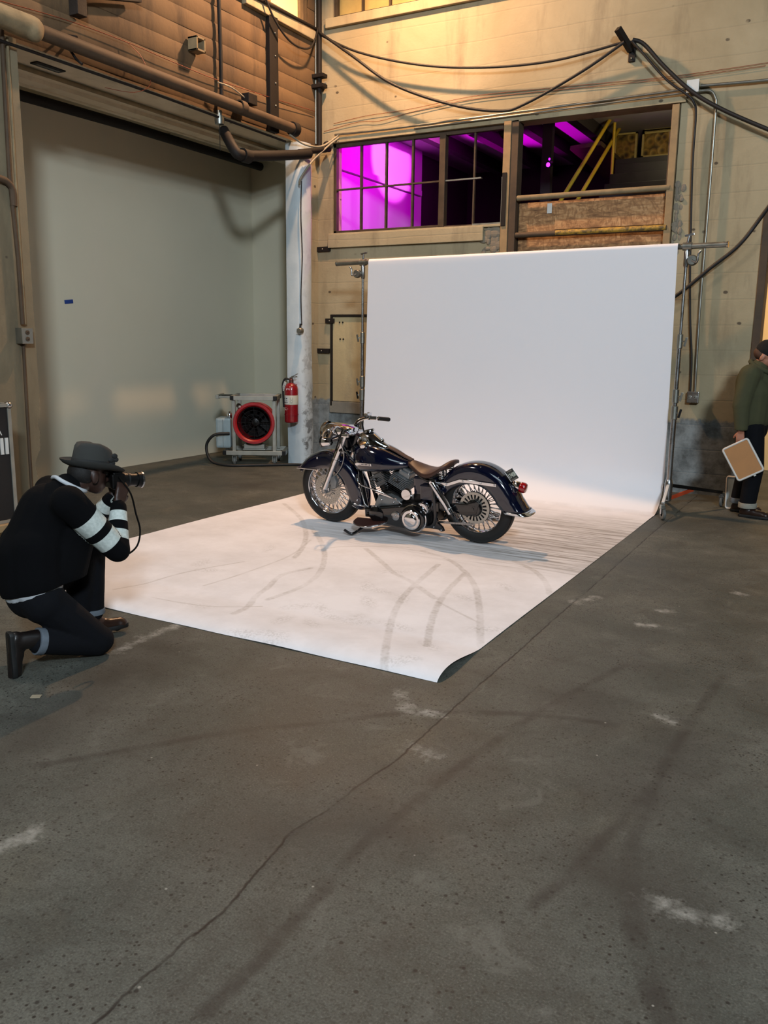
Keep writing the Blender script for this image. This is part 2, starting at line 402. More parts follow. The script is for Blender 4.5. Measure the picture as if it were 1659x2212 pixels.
THIN = [[(-3.79, 4.29), (-3.76, 4.68), (-3.78, 5.27), (-3.94, 5.8)], [(-4.15, 3.83), (-4.14, 4.44), (-3.97, 4.95)], [(-3.71, 5.51), (-3.57, 5.76), (-3.12, 6.01)], [(-3.83, 3.85), (-3.43, 3.92), (-3.17, 4.12)], [(-2.28, 4.8), (-1.88, 4.55)]]
FOOT = [(-2.85, 4.87), (-2.66, 4.57), (-2.83, 4.29), (-2.69, 4.18), (-2.7, 3.98), (-2.74, 3.67), (-2.92, 3.63), (-2.72, 3.62), (-2.27, 4.24), (-2.51, 4.75), (-2.16, 4.97), (-1.8, 4.46), (-2.56, 4.21), (-2.47, 4.19), (-2.88, 3.94), (-4.21, 4.75), (-3.49, 3.89), (-1.95, 3.69), (-2.98, 4.24), (-2.71, 4.82), (-2.01, 5.34), (-2.88, 5.28), (-1.94, 4.0), (-4.03, 4.62), (-4.05, 5.36)]
CRACK = [[(-1.5, 1.0), (-1.5, 1.17), (-1.485, 1.25), (-1.495, 1.35), (-1.5, 1.57), (-1.485, 1.71), (-1.52, 1.94), (-1.53, 2.01), (-1.56, 2.17), (-1.53, 2.33), (-1.52, 2.58), (-1.49, 2.81), (-1.5, 3.12), (-1.51, 3.71), (-1.51, 4.16), (-1.52, 4.89), (-1.52, 5.93), (-1.54, 7.48), (-1.54, 9.9)]]
SCUFF = [[(-1.28, 1.4), (-1.27, 1.61), (-1.29, 1.82), (-1.29, 1.97), (-1.31, 2.21), (-1.29, 2.41), (-1.25, 2.91), (-1.14, 3.59), (-0.96, 4.33)], [(-2.68, 2.04), (-2.45, 2.35), (-2.22, 2.66), (-1.93, 2.94), (-1.63, 3.24), (-1.17, 3.49), (-0.82, 3.58)], [(-0.26, 1.96), (-0.38, 2.19), (-0.48, 2.5), (-0.53, 2.76), (-0.55, 3.16), (-0.54, 3.67), (-0.49, 4.43)], [(-0.28, 1.94), (-0.4, 2.18), (-0.5, 2.48), (-0.57, 2.99)], [(-0.71, 2.21), (-0.65, 2.48), (-0.6, 2.81), (-0.55, 3.16)]]
CHIP = [[(-0.42, 2.41), (-0.36, 2.41), (-0.3, 2.42), (-0.21, 2.44)], [(-1.81, 3.4), (-1.67, 3.24), (-1.54, 3.29)], [(-1.49, 2.93), (-1.37, 2.91)], [(-2.33, 1.61), (-2.31, 1.72)], [(-3.36, 3.11), (-3.39, 3.4), (-3.37, 3.65)], [(-1.04, 5.03), (-0.97, 5.05)], [(-1.52, 5.27), (-1.42, 5.46)], [(-1.0, 5.37), (-0.95, 5.4)], [(-0.65, 3.76), (-0.61, 3.76)], [(-0.64, 6.07), (-0.58, 6.04)]]
STAIN = [[(-2.89, 2.17), (-3.07, 2.67), (-3.23, 3.24)], [(-1.58, 2.12), (-1.41, 2.32), (-1.24, 2.35)], [(-0.99, 3.74), (-0.86, 3.59)], [(-0.55, 3.0), (-0.52, 3.58)], [(-0.55, 2.51), (-0.34, 2.42)], [(-6.1, 7.7), (-6.0, 7.85)]]
def spl(lines): return [[(p.x, p.y) for p in smooth_path([(a, b, 0) for a, b in L], 5)] for L in lines]
def grid(xs, ys):
    X, Y = np.meshgrid(xs, ys, indexing='ij'); n, m = X.shape
    V = np.stack([X.ravel(), Y.ravel(), np.zeros(n * m)], 1)
    i, j = np.meshgrid(np.arange(n - 1), np.arange(m - 1), indexing='ij'); a = (i * m + j).ravel()
    return V, np.stack([a, a + m, a + m + 1, a + 1], 1)
xs = np.concatenate([[-9, -8, -7], np.arange(-6.4, .8, .024), [1.5, 3, 6, 10]]); ys = np.concatenate([[-12, -6, -2, 0], np.arange(.6, 10.0, .024), [10.6, 12, 13.5, 16]])
V, Fc = grid(xs, ys)
me = bpy.data.meshes.new('floor'); me.from_pydata(V.tolist(), [], Fc.tolist())
for n_, L in (('crack', CRACK), ('scuff', spl(SCUFF)), ('chip', CHIP), ('stain', STAIN)): set_attr(me, n_, signed_dist(V[:, :2], L[0]) if n_ == 'crack' else poly_dist(V[:, :2], L))
me.materials.append(M['floor']); floor = bpy.data.objects.new('floor', me); C.objects.link(floor); floor['kind'] = 'structure'

def struct(name, mb, mat, smooth=0, bevel=0, **k):
    o = mb.build(name, mat, None, smooth, bevel, **k); o['kind'] = 'structure'; return o

# ------------------------------------------------------------------ walls
BY, LX, T = 10.0, -6.65, .22
def wall_cells(mb, axis, at, th, us, ws, holes):
    us = sorted(set(us + [h for H in holes for h in H[:2]])); ws = sorted(set(ws + [h for H in holes for h in H[2:]]))
    for a, b in zip(us[:-1], us[1:]):
        for c, d in zip(ws[:-1], ws[1:]):
            if any(H[0] <= (a + b) / 2 <= H[1] and H[2] <= (c + d) / 2 <= H[3] for H in holes): continue
            if axis == 'y': mb.bx((a, at, c), (b, at + th, d))
            else: mb.bx((at - th, a, c), (at, b, d))
HB = [(-6.42, -4.03, 3.03, 4.15), (-3.85, -2.05, 1.9, 4.15), (-6.42, -3.6, 5.63, 7.0), (-1.13, .5, 0.0, 3.0)]
mb = MB(); wall_cells(mb, 'y', BY, T, [-7.1, LX, 4.0], [0, 7.6], HB + [(-4.03, -3.85, 1.9, 4.15)])
wall_back = struct('wall_back', mb, M['wall_back'])
# left wall: board-marked concrete above the alcove opening, plain wall beside it
mb = MB(); pitch = .178; nb = 19
us = [-3.0, 8.55, 9.75, 10.0]
for k in range(nb):
    z0 = 4.13 + k * pitch
    prof = [(0.0, z0), (.007, z0 + .02), (.010, z0 + .09), (.007, z0 + .16), (.0, z0 + pitch)]
    for a, b in zip(us[:-1], us[1:]):
        if a == 8.55 and 5.47 < z0 + pitch * .5 < 7.0: continue
        n = max(2, int((b - a) / .5)); rs = []
        for i in range(n + 1):
            y = a + (b - a) * i / n; d = .004 * math.sin(y * 3.1 + k * 2.3)
            rs.append([(LX + o_ + d, y, z) for o_, z in prof])
        mb.rings(rs, closed=False, cap=False)
mb.bx((LX - T, -3.0, 4.1), (LX - .002, 8.55, 7.5)); mb.bx((LX - T, 8.55, 4.1), (LX - .002, 10.0, 5.46)); mb.bx((LX - T, 9.75, 5.46), (LX - .002, 10.0, 7.5))
wall_left = struct('wall_left', mb, M['wall_left_up'], 50)
mb = MB(); mb.bx((LX - T, -3.0, 0), (LX, 5.25, 4.13))
# crumbled edge of the jamb
kz = [4.13, 1.3, 1.03, .93, .9, .86, .78, .70, .64, .57, .48, .4, .25, 0.0]; ky = [5.372, 5.37, 5.37, 5.372, 5.34, 5.335, 5.355, 5.345, 5.352, 5.31, 5.275, 5.29, 5.32, 5.33]
ez = list(np.concatenate([np.linspace(4.13, 1.1, 20), np.linspace(1.08, 0, 50)])); ev = [float(np.interp(-z, [-q for q in kz], ky)) + rng.uniform(-.006, .006) * (1 if z < 1.0 else .25) for z in ez]
rs = []
for y, z in zip(ev, ez): rs.append([(LX - T, 5.25, z), (LX, 5.25, z), (LX, y, z), (LX - .05, y + .012 * math.sin(z * 37), z), (LX - .12, y - .012 * math.cos(z * 29), z), (LX - T, y + .01, z)])
mb.rings(rs)
struct('wall_left_jamb', mb, M['wall_left_low'])
mb = MB(); mb.bx((LX - .05, 9.66, 0), (LX, 10.0, 4.13))
struct('wall_left_return', mb, M['wall_back'])
# alcove
mb = MB(); mb.bx((-8.5, 4.6, 0), (-8.3, 10.9, 4.3)); mb.bx((-8.3, 10.7, 0), (-7.12, 10.9, 4.3)); mb.bx((-7.1, 10.1, 0), (-7.02, 10.7, 4.3)); mb.bx((-8.3, 4.4, 0), (-6.87, 4.6, 4.3))
struct('wall_alcove', mb, M['alcove'])
mb = MB(); mb.bx((-7.35, 4.4, 4.1), (LX - .003, 10.0, 4.3)); mb.bx((-8.5, 4.4, 4.22), (-7.12, 10.9, 4.34)); mb.bx((-7.5, 4.4, 4.06), (-7.35, 10.7, 4.22))
struct('ceiling_alcove', mb, M['soffit'])
# pale column at the alcove's end
mb = MB(); n = 24; rs = []
base = [(-6.76, 9.42), (-6.58, 9.40), (-6.53, 9.42), (-6.505, 9.47), (-6.50, 9.60), (-6.56, 9.70), (-6.76, 9.70)]
for i in range(n + 1):
    z = 4.08 * i / n; r_ = []
    for k, (x, y) in enumerate(base):
        j = .008 * math.sin(z * 9 + k * 2.1) * (1.0 if z < 1.4 else .4)
        r_.append((x + (.012 if x > -6.6 else 0) * (1.6 - z if z < 1.6 else 0) + (j if x > -6.6 else 0), y + j * .5, z))
    rs.append(r_)
mb.rings(rs); struct('pillar', mb, M['column'], 50)
# hall shell behind the camera
hall = simple('hall_wall', (96, 90, 80), .9, 0, .1, .5); hallc = simple('hall_ceiling', (62, 54, 44), .9, 0, .1, .5)
mb = MB(); mb.bx((-9, -12.2, 0), (10.2, -12, 8)); struct('wall_front', mb, hall)
mb = MB(); mb.bx((10, -12, 0), (10.2, 16, 8)); struct('wall_right', mb, hall)
mb = MB(); mb.bx((-9, -12, 0), (-8.8, -3, 8)); mb.bx((-9, -3.2, 0), (LX, -3, 8)); struct('wall_left_rear', mb, hall)
mb = MB(); mb.bx((-9, -12, 7.9), (10.2, 16, 8.1)); struct('ceiling', mb, hallc)
# sills, ledges, plaster bands
mb = MB(); mb.bx((-6.47, 9.955, 2.845), (-4.25, 10, 3.015)); mb.bx((-6.47, 9.965, 3.0), (-4.02, 10.0, 3.03))
struct('trim_1', mb, M['wall_back'], 0, .006)
mb = MB(); mb.bx((-6.5, 9.94, 5.52), (-3.4, 10.0, 5.63)); struct('trim_2', mb, M['wall_back'], 0, .008)
mb = MB(); mb.bx((-6.45, 9.97, 4.15), (-2.0, 10.0, 4.21)); struct('trim_3', mb, M['wall_back'], 0, .005)
mb = MB(); mb.bx((LX, 8.45, 5.36), (LX + .07, 9.85, 5.47)); struct('trim_4', mb, M['wall_back'], 0, .008)
# crumbled plaster where the sill stops
mb = MB(); r2 = random.Random(3)
for k in range(26):
    mb.ball((-4.15 + r2.uniform(-.1, .1), 9.985 + r2.uniform(0, .02), 2.72 + r2.uniform(-.1, .26)), (r2.uniform(.02, .075), r2.uniform(.006, .012), r2.uniform(.02, .075)), 7, 5)
for k in range(30):
    mb.ball((-1.99 + r2.uniform(-.045, .035), 9.99 + r2.uniform(0, .015), 2.6 + r2.uniform(0, .75)), (r2.uniform(.012, .035), r2.uniform(.005, .010), r2.uniform(.02, .06)), 7, 5)
struct('trim_5', mb, plaster('broken_plaster', (150, 138, 116), (110, 104, 94), None, dark=(78, 74, 68), worn=.9))

# ------------------------------------------------------------------ windows
w = thing('window_1', None, None, (-5.22, BY + .05, 3.59)); w['kind'] = 'structure'
ox, oz = -5.22, 3.59
mb = MB()
for a, b in (((-6.42, 3.03), (-6.375, 4.15)), ((-6.42, 4.1), (-4.03, 4.15)), ((-6.42, 3.03), (-4.82, 3.065)), ((-4.82, 3.03), (-4.04, 3.05))): mb.bx((a[0] - ox, -.03, a[1] - oz), (b[0] - ox, .03, b[1] - oz))
mb.build('window_frame', M['window_steel'], w, 0, .004)
MB().bx((-4.88 - ox, -.045, 3.04 - oz), (-4.80 - ox, .045, 4.12 - oz)).build('mullion', M['window_steel'], w, 0, .005)
for x in (-6.01, -5.64, -5.26): MB().bx((x - .012 - ox, -.02, 3.06 - oz), (x + .012 - ox, .02, 4.11 - oz)).build('glazing_bar', M['window_steel'], w, 0)
MB().bx((-4.433 - ox, -.018, 3.05 - oz), (-4.413 - ox, .018, 4.11 - oz)).build('glazing_bar', M['window_steel'], w, 0)
MB().bx((-6.38 - ox, -.022, 3.572 - oz), (-4.88 - ox, .022, 3.59 - oz)).build('glazing_bar', M['window_steel'], w, 0)
MB().bx((-4.80 - ox, -.022, 3.572 - oz), (-4.33 - ox, .022, 3.588 - oz)).build('glazing_bar', M['steel'], w, 0)
MB().bx((-4.062 - ox, -.02, 3.03 - oz), (-4.042 - ox, .02, 3.57 - oz)).build('glazing_bar', M['steel'], w, 0)
MB().bx((-4.42 - ox, -.035, 3.03 - oz), (-4.05 - ox, .02, 3.055 - oz)).build('bottom_bar', M['steel'], w, 0)
dim = simple('dim_yellow_glass', (176, 150, 92), .35, 0, .2, 3)
w = thing('window_2', None, None, (-5.66, BY + .06, 6.3)); w['kind'] = 'structure'
mb = MB(); ox, oz = -5.66, 6.3
for a, b in (((-6.42, 5.63), (-6.37, 7)), ((-6.42, 5.63), (-3.6, 5.67)), ((-3.65, 5.63), (-3.6, 7)), ((-6.42, 6.95), (-3.6, 7))): mb.bx((a[0] - ox, -.03, a[1] - oz), (b[0] - ox, .03, b[1] - oz))
mb.build('window_frame', M['window_steel'], w, 0)
for x in (-6.01, -5.62, -5.25, -4.86, -4.47, -4.08): MB().bx((x - .012 - ox, -.02, 5.66 - oz), (x + .012 - ox, .02, 6.96 - oz)).build('glazing_bar', M['window_steel'], w, 0)
MB().bx((-6.38 - ox, .022, 5.66 - oz), (-3.64 - ox, .03, 6.96 - oz)).build('pane', dim, w, 0)
w = thing('window_3', None, None, (LX - .08, 9.15, 6.2)); w['kind'] = 'structure'
mb = MB(); oy, oz = 9.15, 6.2
for a, b in (((8.55, 5.46), (8.62, 7)), ((9.68, 5.46), (9.75, 7)), ((8.55, 5.46), (9.75, 5.52)), ((9.02, 5.46), (9.07, 7))): mb.bx((-.03, a[0] - oy, a[1] - oz), (.03, b[0] - oy, b[1] - oz))
mb.build('window_frame', M['timber'], w, 0)
MB().bx((-.02, 8.6 - oy, 5.5 - oz), (-.01, 9.7 - oy, 7 - oz)).build('pane', glow('daylit_pane', (255, 226, 150), .85), w, 0)

# ------------------------------------------------------------------ mezzanine room behind the window
mb = MB(); mb.bx((-7.1, 10.22, 2.6), (-6.9, 13.5, 5.2)); mb.bx((-6.9, 10.25, 4.02), (-6.84, 13.4, 4.1)); struct('wall_mezzanine_left', mb, M['room_wall'])
mb = MB(); mb.bx((-7.1, 15.6, 2.6), (-1.5, 15.8, 5.4)); mb.bx((-1.9, 10.25, 2.6), (-1.7, 15.6, 5.4)); mb.bx((-7.1, 13.5, 2.6), (-7.0, 15.6, 5.4)); struct('wall_mezzanine_rear', mb, M['room_dark'])
mb = MB(); mb.bx((-7.1, 10.22, 2.5), (-1.7, 15.8, 2.62)); struct('floor_mezzanine', mb, M['room_dark'])
mb = MB(); mb.bx((-7.1, 10.22, 5.0), (-1.7, 15.8, 5.2)); mb.v = [(x, y, z - .26) for x, y, z in mb.v]; struct('ceiling_mezzanine', mb, M['room_wall'])
for k, x in enumerate((-6.1, -5.35, -4.6, -3.85)):
    struct('beam', MB().bx((x - .07, 10.23, 4.56), (x + .07, 15.6, 4.74)), M['room_dark'])
spot_light('purple_wall_spot', (-4.9, 11.68, 4.47), (-6.9, 12.4, 4.42), 900, (1.0, .10, 1.0), 34, .35, .03)
spot_light('purple_wash', (-4.9, 11.0, 4.3), (-6.9, 11.6, 3.6), 330, (.95, .0, 1.0), 120, .8, .1)
spot_light('purple_uplight', (-5.7, 12.6, 3.1), (-5.0, 12.9, 4.7), 260, (.95, .0, .95), 62, .6, .05)
area_light('stair_fill', (-2.7, 11.6, 4.55), (-3.1, 13.4, 4.3), .3, 9, (1.0, .85, .5))  # added fill light for the handrail and gilt panels, no fixture here
# ------------------------------------------------------------------ boarded bay beside the window
post = thing('timber_post', 'raw timber post between the purple window and the boarded bay', 'post', (-3.94, 9.99, 1.9))
MB().bx((-.09, -.03, 0), (.0, .12, 2.27)).build('post_face', M['timber'], post, 0, .004)
MB().bx((0.0, -.02, 0), (.09, .14, 2.27)).build('post_side', M['dark_timber'], post, 0, .004)
MB().bx((-.085, -.042, 1.1), (-.03, -.028, 1.7)).build('rust_plate', M['iron'], post, 0, .003)
jam = thing('door_jamb_board', 'grey timber jamb board at the right end of the boarded bay', 'post', (-2.06, 9.99, 1.9))
MB().bx((-.075, -.02, 0), (.0, .12, 2.24)).build('jamb', M['timber'], jam, 0, .004)
MB().bx((-.09, .0, 1.3), (-.05, .13, 1.98)).build('dark_strip', M['dark_timber'], jam, 0, .003)
ob = thing('strand_board_panel', 'strand board sheeting nailed across the bay above the white backdrop', 'board', (-2.97, 10.06, 1.9))
MB().bx((-.87, 0, 1.02), (.85, .02, 1.36)).build('sheet', M['osb'], ob, 0, .002)
MB().bx((-.87, .004, 0), (.85, .024, 1.0)).build('sheet', M['osb'], ob, 0, .002)
MB().bx((-.42, -.014, 1.04), (.82, 0, 1.33)).build('patch_sheet', M['osb'], ob, 0, .002)
stk = thing('inventory_sticker', 'small white sticker on the strand board', 'sticker', (-3.46, 10.045, 3.18))
MB().bx((-.028, -.002, -.055), (.028, .002, .055)).build('paper', M['white_paint'], stk, 0)
def hrail(z, lab, ye):
    r = thing('pipe_rail', lab, 'rail', (-2.97, 9.99, z))
    MB().cyl((-.87, 0, 0), (.87, 0, 0), .032, seg=14).build('pipe', M['grimy_tan'] if not ye else M['dark_timber'], r, 50)
    if ye: MB().cyl((-.38, -.006, .004), (.86, -.006, .004), .031, seg=14).build('painted_length', M['worn_yellow'], r, 50, label='yellow painted length')
hrail(3.305, 'brown pipe rail along the top of the strand board', False)
hrail(2.89, 'lower pipe rail across the strand board with worn yellow paint', True)
# stairs and handrail seen through the bay
st = thing('staircase', 'near-black staircase rising behind the boarded bay', 'stairs', (-2.9, 11.0, 2.62))
for k in range(9):
    MB().bx((-.62, .3 * k * .82, 0), (.78, .3 * k * .82 + .26, .172 * (k + 1))).build('step', M['black_stair'], st, 0, .006)
MB().bx((-.68, 2.2, .9), (.8, 2.26, 1.66)).build('landing_board', M['black_stair'], st, 0)
hr = thing('yellow_handrail', 'yellow pipe handrail climbing the dark stairs', 'handrail', (-3.6, 11.0, 2.62))
MB().cyl((0, -.3, .66), (0, 1.86, 2.14), .026, seg=12).build('top_rail', M['yellow_rail'], hr, 60)
MB().cyl((0, 0, .5), (0, 2.42, 2.15), .026, seg=12).build('middle_rail', M['yellow_rail'], hr, 60)
MB().cyl((0.03, 2.0, 1.0), (0.03, 2.0, 2.3), .022, seg=12).build('post', M['yellow_rail'], hr, 60)
t = NT('gilt_ornament_panel'); P = t.pos(); vv = t.voro(P, 9); col = t.ramp(vv, [(.15, lin((60, 44, 16))), (.5, lin((150, 118, 48))), (.8, lin((70, 52, 20)))]); t.bump(vv, .6, .02)
gilt = t.done(col, .5, .3); giltf = simple('pale_gilt_frame', (180, 160, 96), .6, 0, .2)
for k, (a, b, c, d, lab) in enumerate(((-3.72, -3.38, 4.33, 4.72, 'gold patterned panel left of the dark post above the stairs'), (-3.31, -2.87, 4.35, 4.70, 'larger gold patterned panel right of the dark post above the stairs'), (-3.31, -2.87, 4.705, 4.735, 'narrow gold patterned strip under the mezzanine ceiling'))):
    g = thing('gilt_panel', lab, 'panel', ((a + b) / 2, 13.6, c), group='gold panels above the stairs'); hw = (b - a) / 2
    MB().bx((-hw + .02, 0, .02), (hw - .02, .02, d - c - .02)).build('ornament', gilt, g, 0)
    mb = MB()
    for q in (((-hw, -.02, 0), (-hw + .03, .03, d - c)), ((hw - .03, -.02, 0), (hw, .03, d - c)), ((-hw, -.02, 0), (hw, .03, .025)), ((-hw, -.02, d - c - .025), (hw, .03, d - c))): mb.bx(*q)
    mb.build('panel_frame', giltf, g, 0)
sl = thing('sloping_soffit', 'dark sloping underside of the upper stair flight', 'stairs', (-3.95, 12.0, 3.3))
MB().bar((0, .9, 1.15), (.4, 2.6, .75), .5, .06).build('board', M['dark_timber'], sl, 0)
up = thing('black_post', 'dark post in the mezzanine carrying a purple spotlight', 'post', (-4.25, 12.1, 2.62))
MB().bx((-.07, 0, 0), (.07, .1, 2.38)).build('post', M['room_dark'], up, 0, .004)
sp = thing('stage_spotlight', 'small glowing purple spotlight on the dark mezzanine post', 'spotlight', (-4.18, 12.02, 4.05))
MB().cyl((0, .08, .03), (0, -.03, 0), .035, .045).build('housing', M['black_metal'], sp, 40)
MB().ball((0, -.035, 0), (.026, .012, .03)).build('lens', glow('purple_lens', (190, 30, 255), 9), sp, 60)
MB().ball((.01, -.02, .075), (.014, .01, .016)).build('lens', glow('purple_lens_small', (170, 20, 255), 5), sp, 60)
sp2 = thing('stage_spotlight', 'dark spotlight hung from the mezzanine ceiling near the purple wall', 'spotlight', (-4.72, 11.62, 4.44))
MB().cyl((.1, 0, .05), (-.02, 0, -.02), .06, .075).build('housing', M['black_metal'], sp2, 40)
MB().cyl((.05, 0, .04), (.05, 0, .3), .012).build('hanger', M['black_metal'], sp2, 40)

# ------------------------------------------------------------------ old infilled hatch and strap irons on the back wall
door = thing('door_1', None, None, (-6.14, BY, .66)); door['kind'] = 'structure'
MB().bx((-.27, -.012, .17), (.3, .01, 1.29)).build('door_leaf', plaster('cream_hatch', (188, 172, 132), (170, 152, 116), None, dark=(120, 108, 90), worn=.5), door, 0, .003)
mb = MB()
mb.bx((-.30, -.03, .1), (-.272, .0, 1.3)); mb.bx((-.3, -.03, 1.295), (.33, .0, 1.325)); mb.bx((.305, -.03, .1), (.33, 0, 1.3)); mb.build('door_frame', M['iron'], door, 0, .003)
MB().bx((-.31, -.03, .01), (.33, .0, .16)).build('door_sill', plaster('grey_sill', (146, 140, 124), (120, 116, 106), None, dark=(84, 80, 74), worn=.6), door, 0, .004)
for px, z in ((-.16, 1.22), (-.11, 1.22), (-.15, 1.0), (-.1, 1.0)): MB().cyl((px, -.018, z), (px, -.008, z), .012, seg=10).build('bolt', M['iron'], door, 40)
for x0, x1, z, lab in ((-6.67, -6.45, 2.835, 'rusty iron strap under the window corner'), (-6.52, -6.38, 1.9, 'short rusty iron strap at the top of the hatch'), (-6.70, -6.46, 1.5, 'rusty iron strap beside the middle of the hatch')):
    s_ = thing('wall_strap', lab, 'bracket', ((x0 + x1) / 2, 9.985, z), group='rusty straps on the back wall'); hw = (x1 - x0) / 2
    MB().bx((-hw, -.02, -.032), (hw, .015, .032)).build('strap', M['iron'], s_, 0, .004)
    MB().ball((0, -.022, 0), .011, 8, 6).build('bolt', M['steel'], s_, 60)

# ------------------------------------------------------------------ cables and conduits on the back wall
tube_obj('power_cable', [(-6.6, 9.9, 5.47), (-5.97, 9.86, 5.15), (-5.11, 9.86, 4.89), (-4.27, 9.86, 4.75), (-3.43, 9.86, 4.71), (-2.66, 9.86, 4.79)], .014, M['cable'], label='upper black cable sagging from the corner to the wall bracket', cat='cable', group='black cables on the back wall')
tube_obj('power_cable', [(-6.6, 9.88, 5.50), (-6.05, 9.84, 5.12), (-5.45, 9.84, 4.71), (-4.68, 9.86, 4.4), (-4.07, 9.88, 4.265), (-3.74, 9.88, 4.31), (-3.1, 9.86, 4.56), (-2.66, 9.86, 4.79)], .017, M['cable'], label='lower black cable sagging down to the conduit and up to the bracket', cat='cable', group='black cables on the back wall')
tube_obj('power_cable', [(-2.57, 9.86, 4.80), (-2.45, 9.87, 4.74), (-2.23, 9.88, 4.5), (-1.93, 9.88, 4.22), (-1.61, 9.88, 4.01), (-1.17, 9.88, 3.78), (-.6, 9.88, 3.5)], .021, M['cable'], label='thick black cable running down right from the bracket past the junction box', cat='cable', group='black cables on the back wall')
tube_obj('power_cable', [(-2.57, 9.85, 4.78), (-2.48, 9.86, 4.68), (-2.2, 9.88, 4.37), (-1.98, 9.9, 4.2), (-1.91, 9.92, 4.12), (-1.885, 9.95, 4.0), (-1.88, 9.96, 3.49), (-1.83, 9.96, 2.58), (-1.78, 9.96, 1.94), (-1.73, 9.96, 1.5), (-1.715, 9.96, 1.12)], .012, M['cable'], label='black cable dropping from the bracket to the wall socket', cat='cable', group='black cables on the back wall')
tube_obj('power_cable', [(-.6, 9.6, 3.7), (-1.1, 9.85, 3.0), (-1.33, 9.85, 2.67), (-1.6, 9.85, 2.44), (-1.96, 9.86, 2.14), (-2.4, 9.88, 1.9)], .02, M['cable'], label='thick black cable sweeping up right from behind the backdrop', cat='cable', group='black cables on the back wall')
tube_obj('conduit_pipe', [(-6.36, 9.955, 4.245), (-5.56, 9.955, 4.235), (-3.73, 9.955, 4.25), (-2.05, 9.955, 4.27), (-1.98, 9.955, 4.27)], .013, M['steel'], label='upper steel conduit running above the purple window', cat='conduit', group='steel conduits on the back wall')
tube_obj('conduit_pipe', [(-5.2, 9.95, 4.205), (-3.73, 9.95, 4.215), (-2.05, 9.95, 4.235), (-1.98, 9.95, 4.24)], .011, M['steel'], label='second steel conduit just below the upper one', cat='conduit', group='steel conduits on the back wall')
tube_obj('conduit_pipe', [(-1.86, 9.955, 4.285), (-1.24, 9.955, 4.262), (-.4, 9.955, 4.25)], .015, M['steel'], label='steel conduit leaving the junction box to the right', cat='conduit', group='steel conduits on the back wall')
tube_obj('conduit_pipe', [(-1.86, 9.955, 4.235), (-1.76, 9.955, 4.225), (-1.705, 9.955, 4.15), (-1.69, 9.955, 4.0), (-1.685, 9.955, 3.0), (-1.685, 9.955, 2.0), (-1.665, 9.955, 1.14)], .013, M['steel'], label='steel conduit bending down from the junction box to the socket', cat='conduit', group='steel conduits on the back wall')
jb = thing('junction_box', 'square white metal junction box on the back wall', 'electrical box', (-1.93, 9.95, 4.28))
MB().bx((-.055, -.04, -.055), (.055, .045, .055)).build('body', M['steel'], jb, 0, .004)
MB().bx((-.062, -.048, -.062), (.062, -.04, .062)).build('cover_plate', simple('white_cover', (206, 210, 208), .4, 0, .05), jb, 0, .002)
ol = thing('wall_socket', 'grey double socket box low on the back wall', 'socket', (-1.68, 9.96, 1.08))
MB().bx((-.062, -.035, -.062), (.062, .035, .062)).build('box', M['dull_chrome'], ol, 0, .006)
for s in (-.03, .03):
    f = MB().lathe([(.002, -.045), (.021, -.044), (.022, -.035)], (s, 0, 0), 'y', 14).build('socket_face', M['steel'], ol, 40)
    MB().bx((s - .008, -.048, -.006), (s - .004, -.044, .008)).build('slot', M['black_metal'], f, 0)
br = thing('cable_bracket', 'dark iron bracket on the back wall holding the black cables', 'bracket', (-2.6, 9.99, 4.75))
MB().bx((-.035, -.02, -.13), (.035, .01, .08)).build('wall_plate', M['iron'], br, 0, .004)
MB().bar((-.01, -.02, -.02), (-.12, -.2, .16), .06, .06).build('arm', M['iron'], br, 0, .004)
MB().ball((0, -.026, -.1), .011, 8, 6).build('bolt', M['steel'], br, 60)
tube_obj('signal_wire', [(-6.4, 9.99, 4.39), (-5.9, 9.98, 4.43), (-5.3, 9.98, 4.44), (-4.43, 9.98, 4.49), (-3.6, 9.98, 4.47), (-2.79, 9.98, 4.44), (-2.2, 9.98, 4.42), (-1.25, 9.98, 4.43), (-.4, 9.98, 4.46)], .003, M['copper'], label='thin reddish wire strung along the back wall', cat='wire', seg=6)
tube_obj('signal_wire', [(-6.55, 9.99, 4.31), (-6.0, 9.98, 4.37), (-5.7, 9.98, 4.35), (-5.2, 9.98, 4.41), (-4.43, 9.98, 4.46), (-3.2, 9.98, 4.43), (-2.2, 9.98, 4.40), (-1.25, 9.98, 4.405)], .003, M['copper'], label='second thin wire just below the reddish one on the back wall', cat='wire', seg=6)

# ------------------------------------------------------------------ pipes and irons on the left wall
bp_ = thing('steam_pipe', 'thick dusty pipe running above the alcove opening', 'pipe', (-6.5, 7.2, 4.2))
MB().tube([(0, -5.2, .02), (0, -1.9, 0), (0, 2.02, -.02)], .062, 16).build('pipe', M['iron_pipe'], bp_, 60)
MB().lathe([(.062, -.06), (.08, -.06), (.085, .03), (.06, .05), (.02, .055)], (0, 2.05, -.02), 'y', 18).build('end_cap', M['iron'], bp_, 40)
for y in (-1.94, 1.02): MB().lathe([(.063, -.045), (.076, -.045), (.076, .045), (.063, .045)], (0, y, 0), 'y', 16).build('coupling', M['iron_pipe'], bp_, 40)
MB().tube([(0, -1.3, .07), (-.1, -1.3, .1), (-.13, -1.3, .02), (-.02, -1.3, -.11), (.05, -1.3, -.16)], .012, 8).build('hanger', M['iron'], bp_, 60)
bl = thing('lagging', 'lump of pale crumbling lagging on the pipe end at far left', 'pipe lagging', (-6.5, 5.2, 4.2))
blob('wrap', [('c', (0, -.3, .01), .09, (0, .22, 0), .1), ('e', (.04, .2, -.03), (.07, .09, .09)), ('e', (-.02, .28, .02), (.08, .05, .07))], M['grimy_tan'], bl, .018, 1)
